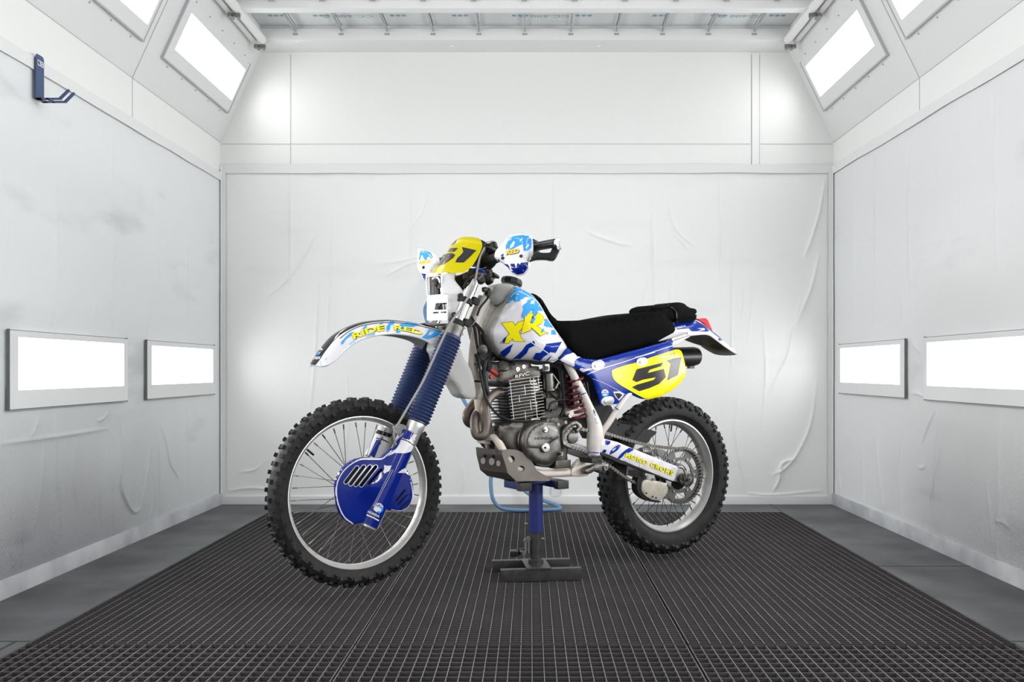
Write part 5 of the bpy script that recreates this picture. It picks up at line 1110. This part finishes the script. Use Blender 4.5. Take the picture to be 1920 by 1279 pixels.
# head
hc=cb+up*(Lc+.02); hd=obj('cylinder_head',box(hc+V((0,0,0)),(.17,.16,.05),Rf,.012),'cast',bike,40,label='weathered alloy cylinder head')
obj('rocker_cover',panel(sm(q('E',(520,330),(530,250),(560,130),(620,105),(690,115),(720,90),(800,80),(880,90),(910,150),(920,200),(980,225),(1010,250),(880,290),(760,320),(640,365),(560,375)),4),w=.055,mirror=True,bulge=.028,R=14,step=7),'cast',hd,45)
for x,y,r,l in ((745,188,.0085,.012),(810,160,.008,.012)):
    obj('rocker_bolt',lathe([(0,r),(l,r),(l,r*.5),(l-.004,r*.4)],BK('E',x,y,.075),(0,-1,0),16),'alu',hd)
obj('valve_cap',lathe([(-.02,.024),(.01,.024),(.014,.020),(.016,.001)],BK('E',600,165,.07),(-.3,-.75,.5),8),'cast',hd)
obj('valve_cap',lathe([(-.02,.020),(.01,.020),(.014,.017),(.016,.001)],BK('E',690,250,.06),(0,-1,0),12),'cast',hd)
lettering('RFVC',boxmap(q1('E',735,290),q1('E',885,250),q1('E',733,252)),hd,'finedge',.0,.02,direct=lambda x,y:B(x,y,.0885),parent=hd)
obj('name_plinth',box(BK('E',810,272,.078),(.07,.015,.016),rotmat((.95,0,.25),(0,0,1)),.002),'castdark',hd)
obj('spark_plug_cap',tube([BK('E',440,120,.05),BK('E',450,180,.06),BK('E',470,200,.065)],.012,10,3),'plastic',hd); obj('spark_plug_boot',tube([BK('E',455,190,.065),BK('E',540,245,.06)],.011,12),'redcap',hd,label='red spark plug boot')
obj('oil_fitting',lathe([(0,.009),(.014,.009)],BK('E',462,272,.05),(0,-1,0),8),'redcap',hd)
obj('ignition_lead',tube([BK('E',470,60,.03),BK('E',430,120,.05),BK('E',440,170,.06)],.005,8,4),'plastic',hd)
for p in ([(560,40),(620,70),(700,90)],[(400,90),(390,200),(395,320),(440,460)],[(880,100),(960,120),(1040,120),(1180,140)]):
    obj('hose',tube([BK('E',x,y,.05) for x,y in p],.008,10,4),'plasticm',bike)
obj('clutch_cable',tube([BK('E',325,0,.04),BK('E',350,200,.05),BK('E',385,400,.06),BK('E',440,560,.07),BK('E',540,680,.10),BK('E',680,745,.13),BK('E',820,755,.14),BK('E',900,742,.13)],.0055,10,5),'plastic',bike,label='black clutch cable')
obj('cable_adjuster',tube([BK('E',885,745,.13),BK('E',940,735,.13),BK('E',1000,732,.12)],[.004,.007,.003],8,3),'alu',bike)
obj('wiring',tube([BK('E',300,20,.03),BK('E',340,160,.04),BK('E',385,330,.05),BK('E',420,430,.05)],.006,8,4),'plasticm',bike)
obj('wiring',tube([BK('E',480,60,.03),BK('E',410,110,.05),BK('E',405,250,.05),BK('E',430,420,.05)],.008,8,4),'plastic',bike)
# exhaust headers
obj('exhaust_header',tube([BK('E',580,440,.03),BK('E',520,450,.035),BK('E',440,520,.04),BK('E',405,620,.045),BK('E',420,740,.05),BK('E',415,860,.05),BK('E',370,915,.045),BK('E',310,900,.03),BK('E',290,800,.02),BK('E',310,690,.0),BK('E',400,640,-.06)],.0185,18,6),'pipe',bike,60,label='brown heat-stained exhaust pipe, looped')
obj('exhaust_header',tube([BK('E',440,470,-.04),BK('E',330,520,-.05),BK('E',260,590,-.06),BK('E',205,680,-.06),BK('E',210,750,-.06),BK('E',250,785,-.06),BK('E',320,800,-.07),BK('E',450,800,-.09)],.0175,18,6),'pipe',bike,60,label='second exhaust pipe, on the far side')
# carburettor, airbox, shock
cbt=obj('carburettor',lathe([(-.05,.028),(-.03,.030),(-.03,.036),(.02,.036),(.02,.028),(.05,.028)],BK('E',1100,480,.03),(1,0,.1),18),'castdark',bike); obj('float_bowl',box(BK('E',1085,560,.04),(.06,.07,.05),None,.01),'cast',cbt); obj('carb_top',lathe([(0,.024),(.07,.022),(.075,.014)],BK('E',1110,420,.05),(-.1,0,1),16),'castlight',cbt)
obj('throttle_linkage',tube([BK('E',1150,250,.07),BK('E',1190,310,.08),BK('E',1215,340,.08)],.003,6,3),'steel',cbt); obj('carb_lever',tube([BK('E',1200,340,.08),BK('E',1170,400,.08)],.005,8),'steel',cbt)
obj('intake_boot',tube([BK('E',1140,520,.02),BK('E',1220,540,.02),BK('E',1300,540,.02)],.034,16,3),'plasticm',bike)
for pts in ([(1180,370),(1220,430),(1225,520)],[(1100,430),(1160,490),(1210,520),(1300,520)],[(1100,640),(1120,560),(1200,530),(1330,520)],[(1240,200),(1250,400),(1270,600),(1230,700)]):
    obj('vent_hose',tube([BK('E',x,y,.075) for x,y in pts],.0045,8,5),'plastic',bike)
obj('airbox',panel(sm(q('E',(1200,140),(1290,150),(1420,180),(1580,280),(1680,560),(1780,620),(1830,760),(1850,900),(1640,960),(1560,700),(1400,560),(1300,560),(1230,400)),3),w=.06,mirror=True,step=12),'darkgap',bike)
obj('frame_lug',tube([BK('E',1170,160,.03),BK('E',1235,120,.03)],.020,14),'pipe',bike)
sh0,sh1=BK('E',1370,250,.075),BK('E',1420,720,.075); sd=(sh1-sh0); obj('shock_body',tube([sh0,sh1],.018,16),'steel',bike)
pts=[]; R2=rotmat(sd,(0,1,0)); turns=7
for i in range(turns*14+1):
    a=2*PI*i/14; pts.append(sh0+sd*(i/(turns*14))+R2@V((0,math.cos(a)*.034,math.sin(a)*.034)))
obj('shock_spring',add_tube(nb(),pts,.0065,8),'redspring',bike,60,label='dark red shock spring')
obj('shock_reservoir',lathe([(0,.022),(.10,.022)],BK('E',1470,330,.05),(.15,0,-1),14),'plastic',bike)
obj('gearcase_top',panel(sm(q('E',(1010,640),(1130,610),(1250,570),(1380,560),(1430,700),(1400,800),(1200,830),(1000,800)),3),w=.055,mirror=True,bulge=.015,R=12,step=9),'castdark',eng)
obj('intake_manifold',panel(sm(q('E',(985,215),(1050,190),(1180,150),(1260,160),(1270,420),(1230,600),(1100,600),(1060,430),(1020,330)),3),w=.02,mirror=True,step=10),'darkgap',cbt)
# foot linkage bracket under shock
obj('side_lug',panel(sm(q('E',(1300,660),(1400,620),(1480,600),(1500,660),(1440,690),(1340,710)),3),w=.09,bulge=.006,R=4,thick=.03,step=6),'ivory',pv)
obj('lug_bolt',lathe([(0,.010),(.008,.010)],BK('E',1322,695,.10),(0,-1,0),6),'steel',pv)
# front sprocket and case guard
obj('case_saver',panel(sm(q('E',(1240,900),(1250,860),(1300,800),(1400,750),(1470,825),(1410,885),(1400,880),(1395,850),(1420,820),(1390,795),(1340,820),(1290,870),(1265,930),(1280,990),(1330,1020),(1355,1030),(1340,1060),(1260,1020),(1240,960)),2),w=.125,bulge=.004,R=3,thick=.012,step=3),'castlight',bike,30,label='slotted alloy sprocket guard')
bm=nb(); fsC=V((.163,0,.575)); n=13
for i in range(n): pass
out=[]
for i in range(n*4):
    a=2*PI*i/(n*4); r=.036 if i%4<2 else .030; out.append((fsC.x+r*math.cos(a),fsC.z+r*math.sin(a)))
lp=lambda y0:(lambda a,b,h:V((a,-y0-h,b)))
spk=obj('front_sprocket',panel(out,w=0,thick=.007,step=.02,proj=lp(.098),holes=[[(fsC.x+.010*math.cos(2*PI*k/14),fsC.z+.010*math.sin(2*PI*k/14)) for k in range(14)]]),'steel',bike,20)
obj('sprocket_boss',lathe([(0,.024),(.006,.024),(.008,.018)],V((fsC.x,-.100,fsC.z)),(0,-1,0),20,True),'castlight',spk)
# ---------------- skid plate
sk=q('F',(590,490),(650,480),(740,485),(830,520),(890,560),(930,640),(970,710),(1040,755),(1110,800),(1112,825),(900,825),(740,822),(650,740),(625,640),(590,540))
h1=circ('F',690,590,40,16); h2=circ('F',797,692,40,16,.85)
skid=obj('skid_plate',panel(sk,w=.125,thick=.004,holes=[h1,h2],step=8),'skid',bike,30,label='scuffed metal skid plate with round holes')
# front face of the skid plate: folds across the width
a_=[BK('F',590,490,.125),BK('F',590,540,.125),BK('F',625,640,.125),BK('F',650,740,.125),BK('F',735,820,.125)]
b_=[BK('F',303,455,-.10),BK('F',310,540,-.10),BK('F',335,640,-.10),BK('F',350,705,-.10),BK('F',430,772,-.10)]
bm=nb(); rows=[]
NX=24
def Sf(i,u): 
    f=i*(len(a_)-1)/16; k=min(int(f),len(a_)-2); t=f-k; A0=a_[k].lerp(a_[k+1],t); B0=b_[k].lerp(b_[k+1],t); return A0.lerp(B0,u)
hol=[((470-410)/260,None)]
holes_px=[(385,605,26),(480,612,30),(552,632,24),(405,550,14),(498,560,16)]
vt=[[bm.verts.new(Sf(i,u/40)) for u in range(41)] for i in range(17)]
for i in range(16):
    for k in range(40):
        bm.faces.new((vt[i][k],vt[i][k+1],vt[i+1][k+1],vt[i+1][k]))
bmesh.ops.solidify(bm,geom=bm.faces[:],thickness=.004)
skf=obj('front_face',bm,'skid',skid,25)
for x,y,r in holes_px: decal('hole',[circ('F',x,y,r,14,1.35)],skf,'silver' if r>20 else 'black',.001,8)
obj('dark_hole_backing',panel([(x*.97+.03*985,y*.97+.03*880) for x,y in sk],w=.112,thick=.01,step=20),'darkgap',skid)  # added dark sheet standing in for the shade seen through the side holes
obj('bottom_face',panel(q('F',(430,772),(740,822),(1112,825),(900,830),(730,835)),w=0,wfun=lambda x,y:.12 if y>901 else -.05,step=30,thick=.004),'skid',skid)
bm=nb(); P_=[V((a_[4].x,-.125,a_[4].z)),V((BK('F',1112,825,.125))),V((BK('F',1112,825,.125).x,.10,BK('F',1112,825,.125).z)),V((b_[4].x,.10,b_[4].z))]
vv=[bm.verts.new(p) for p in P_]; f=bm.faces.new(vv); bmesh.ops.solidify(bm,geom=[f],thickness=.004); obj('belly_plate',bm,'skid',skid,None)
# ---------------- swingarm
sa=[*q('L',(165,480),(215,300),(400,345),(600,430),(800,510),(1000,590),(1208,675),(1215,700),(1165,865),(1150,870),(900,768),(600,645),(400,565),(205,490))]
swg=obj('swingarm',panel(sa,w=.118,thick=.035,step=12,bulge=.004,R=2),'decalwhite',bike,30,label='swingarm with white vinyl reading MONO CROKS')
obj('swingarm',box(V((.45,.105,.46)),(.56,.035,.055),rotmat((.93,0,-.32),(0,0,1)),.004),'alu',bike,label='far arm of the swingarm')
decal('camo_patch',[q('L',(245,325),(315,335),(310,370),(270,388),(248,365)),q('L',(205,470),(235,445),(262,455),(255,480),(215,500)),{'o':q('L',(420,380),(455,395),(410,455),(360,490),(300,520),(315,470),(360,420)),'h':[q('L',(380,420),(395,428),(370,455),(340,470),(335,455))]},q('L',(560,425),(640,445),(560,490),(510,500),(470,545),(430,575),(410,560),(460,500),(520,450))],swg,'blue',.001,5)
f_=boxmap(q1('L',508,550),q1('L',1140,800),q1('L',528,485)); fb=lambda u,v:f_(u,v)
lettering('MONO CROKS',lambda u,v:(fb(u,v)[0],fb(u,v)[1]),swg,'charcoal',.0012,.075,spacing=1.12)
lettering('MONO CROKS',fb,swg,'yellow',.0020,.035,spacing=1.12)
obj('lower_edge',panel(q('L',(205,492),(600,647),(900,770),(1150,872),(1140,885),(900,790),(560,655),(430,610),(300,560),(165,480)),w=.117,thick=.03,step=12),'plastic',swg,None)
obj('chain_slider',panel(sm(q('L',(165,485),(250,500),(420,570),(560,640),(540,655),(430,625),(330,580),(200,520)),2),w=.125,thick=.02,step=8),'plastic',swg)
obj('arm_end',panel(q('L',(1208,680),(1240,700),(1300,715),(1390,775),(1380,860),(1300,900),(1250,895),(1170,868)),w=.112,thick=.03,step=10),'alu',swg,30)
axb=BK('L',1350,838,.14)
obj('snail_adjuster',panel(circ('L',1335,850,92,26),w=.128,bulge=.003,R=2,thick=.008,step=7,holes=[circ('L',1290,905,14,8),circ('L',1385,905,12,8)]),'cast',swg,30)
obj('axle_nut',lathe([(0,.013),(.012,.013),(.012,.008),(.018,.007)],BK('L',1355,835,.14),(0,-1,0),6),'steel',swg)
obj('adjuster_hook',tube([BK('L',1220,680,.14),BK('L',1270,685,.142),BK('L',1310,760,.142),BK('L',1325,830,.142)],.004,8,4),'steel',swg)
obj('rear_axle',lathe([(-.14,.010),(.14,.010)],RC,(0,1,0),14),'steel',rw_)
obj('brake_disc',panel([(RC.x+.115*math.cos(2*PI*k/40),RC.z+.115*math.sin(2*PI*k/40)) for k in range(40)],w=0,thick=.004,step=.03,proj=lp(-.062),holes=[[(RC.x+.08*math.cos(2*PI*k/30),RC.z+.08*math.sin(2*PI*k/30)) for k in range(30)]]),'steel',rw_,20)
obj('brake_caliper',box(V((.66,.07,.47)),(.09,.05,.05),rotmat((1,0,.3),(0,0,1)),.01),'cast',rw_)
obj('hub_carrier',lathe([(0,.06),(.03,.06),(.035,.05)],V((RC.x,-.055,RC.z)),(0,-1,0),28),'plastic',rw_)
# sprocket
SC=V((.752,0,.385)); out=[]; nt_=46
for i in range(nt_*4):
    a=2*PI*i/(nt_*4); r=.120 if i%4<2 else .113; out.append((SC.x+r*math.cos(a),SC.z+r*math.sin(a)))
hl=[[(SC.x+.066*math.cos(2*PI*k/30),SC.z+.066*math.sin(2*PI*k/30)) for k in range(30)]]
for j in range(6):
    a0=2*PI*j/6+.22; o_=[]
    for k in range(9): a=a0+.62*k/8; o_.append((SC.x+.105*math.cos(a),SC.z+.105*math.sin(a)))
    for k in range(9): a=a0+.62-.62*k/8; o_.append((SC.x+.080*math.cos(a),SC.z+.080*math.sin(a)))
    hl.append(o_)
rsp=obj('rear_sprocket',panel(out,w=0,thick=.006,step=.04,proj=lp(.092),holes=hl),'sprk',bike,20,label='slotted steel rear sprocket')
for j in range(6):
    a=2*PI*j/6; obj('sprocket_bolt',lathe([(0,.006),(.005,.006)],V((SC.x+.078*math.cos(a),-.092,SC.z+.078*math.sin(a))),(0,-1,0),6),'alu',rsp)
# chain
cw=.095
path=[BK('E',1360,835,cw),BK('E',1500,850,cw),BK('E',1720,890,cw),BK('L',250,232,cw),BK('L',560,325,cw),BK('L',850,395,cw)]
for k in range(17):
    a=math.radians(100-k*230/16); path.append(V((SC.x+.1215*math.cos(a),-cw,SC.z+.1215*math.sin(a))))
path+=[BK('L',900,1080,cw),BK('L',710,935,cw),BK('L',480,800,cw),BK('L',300,670,cw),BK('F',1520,520,cw),BK('F',1400,470,cw)]
for k in range(6):
    a=math.radians(255-k*140/5); path.append(V((fsC.x+.037*math.cos(a),-cw,fsC.z+.037*math.sin(a))))
fine=cr_spline(path,8,True); fine.append(fine[0]); tot=sum((fine[i+1]-fine[i]).length for i in range(len(fine)-1)); nl_=int(tot/.0159); nl_+=nl_%2
cum=[0]
for i in range(len(fine)-1): cum.append(cum[-1]+(fine[i+1]-fine[i]).length)
def at(s):
    s%=tot; i=0
    while i<len(cum)-2 and cum[i+1]<s:i+=1
    return fine[i].lerp(fine[i+1],(s-cum[i])/max(1e-9,cum[i+1]-cum[i]))
bm=nb()
for i in range(nl_):
    a,b=at(tot*i/nl_),at(tot*(i+1)/nl_); m_=(a+b)/2; R=rotmat(b-a,(0,0,1)) if abs((b-a).normalized().z)<.99 else rotmat(b-a,(1,0,0))
    wy=.0085 if i%2 else .0062
    for sy in (-1,1):
        add_box(bm,m_+V((0,sy*wy,0)),((b-a).length,.0018,.008),R,.0)
        for e_ in (a,b): add_lathe(bm,[(-.0009,.0072),(.0009,.0072)],e_+V((0,sy*wy,0)),(0,1,0),10)
    add_lathe(bm,[(-.0055,.005),(.0055,.005)],a,(0,1,0),8); add_lathe(bm,[(.009,.0028),(.0105,.0028)],a,(0,-1,0),6)
obj('chain',bm,'chain',bike,30,label='dusty roller drive chain')
# chain guide, mud flap
gd_=obj('chain_guide',panel(sm(q('L',(750,880),(800,850),(900,860),(1060,900),(1085,950),(1060,1040),(1000,1110),(960,1125),(860,1110),(770,1050),(735,980)),3),w=.118,bulge=.004,R=5,thick=.012,step=7),'guideblock',bike,35,label='cream plastic chain guide block')
obj('guide_cage',panel(sm(q('L',(690,820),(770,830),(770,1000),(850,1110),(960,1130),(990,1140),(960,1155),(850,1140),(740,1080),(680,1000),(675,900)),2),w=.112,thick=.04,step=8),'plasticm',gd_)
obj('guide_bracket',panel(q('L',(780,760),(900,790),(920,850),(870,870),(780,820)),w=.120,thick=.01,step=10),'alu',gd_); obj('guide_bracket',panel(q('L',(1075,860),(1130,880),(1120,940),(1065,930)),w=.120,thick=.01,step=10),'alu',gd_)
for x,y in ((800,808),(888,842),(1093,922)): obj('guide_bolt',lathe([(0,.006),(.005,.006)],BK('L',x,y,.122),(0,-1,0),8),'steel',gd_)
for x,y in ((795,1028),(925,1090),(880,1075)): obj('guide_hole',lathe([(0,.004),(.001,.004)],BK('L',x,y,.1225),(0,-1,0),8),'plasticm',gd_)
obj('brake_carrier',panel(sm(q('L',(750,445),(800,430),(855,450),(850,490),(790,490),(760,480)),2),w=.085,bulge=.01,R=4,thick=.03,step=7),'alu',bike)
obj('mud_flap',panel(sm(q('L',(430,105),(560,120),(760,165),(935,212),(860,290),(800,370),(640,350),(520,310),(430,300),(410,200)),2),w=.055,thick=.10,step=9,back=lambda p:V((p.x,.05,p.z))),'plasticm',bike,label='black inner mud flap')
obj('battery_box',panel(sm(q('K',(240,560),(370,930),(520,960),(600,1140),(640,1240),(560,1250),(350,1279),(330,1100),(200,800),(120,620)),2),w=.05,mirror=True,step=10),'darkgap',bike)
# ---------------- black pouch on the tail
cl=panel(sm(q('D',(618,278),(625,235),(655,210),(720,202),(830,200),(880,182),(960,172),(1030,185),(1080,220),(1120,240),(1170,250),(1197,285),(1180,320),(1195,350),(1170,390),(1110,415),(1000,420),(930,415),(880,400),(780,380),(660,330)),3),mirror=True,w=.055,bulge=.035,R=16,step=4)
for v in cl.verts:
    n=noise.noise(v.co*28)*.006+noise.noise(v.co*70)*.003; v.co+=V((n*.4,n*(1 if v.co.y>0 else -1),n*.3 if v.co.z<1.09 else 0))
po=obj('fabric_pouch',cl,'cloth',None,60); po.location=(OX,OY,0); po.rotation_euler=(0,0,TH)
tag(po,'crumpled black fabric pouch lying on the motorcycle tail behind the seat','pouch')
for pts in ([(1000,330),(1100,345),(1185,330)],[(950,390),(1080,380),(1175,362)],[(900,230),(960,260),(940,330),(950,400)],[(640,235),(760,240),(880,215)]):
    obj('fold',tube([BK('D',x,y,.088) for x,y in pts],.004,6,4),'cloth',po,60)
obj('strap',tube([BK('D',850,215,.082),BK('D',930,270,.094),BK('D',945,340,.09),BK('D',955,410,.07)],.005,6,4),'plastic',po)
# ================================================================== THE STAND
SX,SY=.0215,3.85
stand=empty('lift_stand','blue and black steel lift stand under the motorcycle, with foot pedal','motorcycle stand',(SX,SY,0))
def sobj(*a,**k): o=obj(*a,**k); return o
ZT=.402; ta=TH
xl=V((math.cos(ta),math.sin(ta),0)); yl=V((-math.sin(ta),math.cos(ta),0))
obj('outer_tube',lathe([(.185,.024),(.185,.029),(ZT-.02,.029)],(0,0,0),(0,0,1),28),'standblue',stand,label='blue outer tube')
obj('inner_tube',lathe([(.05,.023),(.2,.023)],(0,0,0),(0,0,1),24),'standdark',stand,label='dark inner tube')
obj('top_plate',box((0,0,ZT-.006),(.16,.10,.012),rotmat(xl,(0,0,1)),.002),'standblue',stand)
def tp(px,py,z): # point at height z
    d=((px-CX)/F_PX,1,-(py-CY)/F_PX); t=(z-CAM_H)/d[2]; return V((d[0]*t-SX,t-SY,z))
for cx_,nm in (((972+994.5)/2,'a'),((1041.4+1064)/2,'b')):
    near=V(((cx_-CX)/F_PX*(3.735 if nm=='a' else 3.80)-SX,(3.735 if nm=='a' else 3.80)-SY,ZT-.016))
    far_=near+yl*.12
    obj('top_arm',box((near+far_)/2+V((0,0,.002)),((far_-near).length,.050,.030),rotmat(yl,(0,0,1)),.002),'standblue',stand)
    obj('rubber_block',box(near,(.03,.053,.034),rotmat(yl,(0,0,1)),.002),'standdark',stand)
ba=math.radians(7); bx=V((math.cos(ba),math.sin(ba),0)); by=V((-math.sin(ba),math.cos(ba),0))
for p,l in ((V(((-.12+.208)/2-SX,3.765-SY,0)),.33),(V(((-.163+.17)/2-SX,3.945-SY,0)),.335)):
    bm=nb(); add_box(bm,p+V((0,0,.0245)),(l,.006,.047),rotmat(bx,(0,0,1)),.001); add_box(bm,p+V((0,0,.046))+by*.016,(l,.036,.004),rotmat(bx,(0,0,1)),.001)
    obj('base_bar',bm,'standdark',stand,30)
obj('base_plate',box((.0,0,.052),(.10,.20,.006),rotmat(bx,(0,0,1)),.001),'standdark',stand)
obj('base_collar',lathe([(.05,.032),(.07,.032),(.075,.026)],(0,0,0),(0,0,1),20),'standdark',stand)
def sm_(px,py,Y=3.85): return V(((px-CX)/F_PX*Y-SX,Y-SY,CAM_H-(py-CY)/F_PX*Y))
M5=lambda x,y,Y=3.85: sm_(880+x/5.328,870+y/5.328,Y)
obj('pedal_arm',tube([M5(590,860),M5(530,870,3.84),M5(490,880,3.83)],[.010,.012,.014],10),'standdark',stand)
obj('pedal_rubber',box(M5(450,890,3.82),(.034,.05,.022),None,.003),'plastic',stand,label='black rubber pedal')
obj('link_rod',tube([M5(560,765,3.83),M5(562,890,3.83)],.005,8),'steel',stand); obj('link_rod',tube([M5(590,740,3.84),M5(592,890,3.84)],.005,8),'steel',stand)
for x,y in ((560,765),(545,890),(590,745)): obj('pivot_bolt',lathe([(0,.009),(.012,.009)],M5(x,y,3.82),(0,-1,0),8),'steel',stand)
obj('stop_bolt',lathe([(0,.006),(.012,.006)],M5(580,600),(-1,0,0),8),'steel',stand); obj('stop_bolt',lathe([(0,.006),(.01,.006)],M5(722,750),(1,0,0),8),'steel',stand)
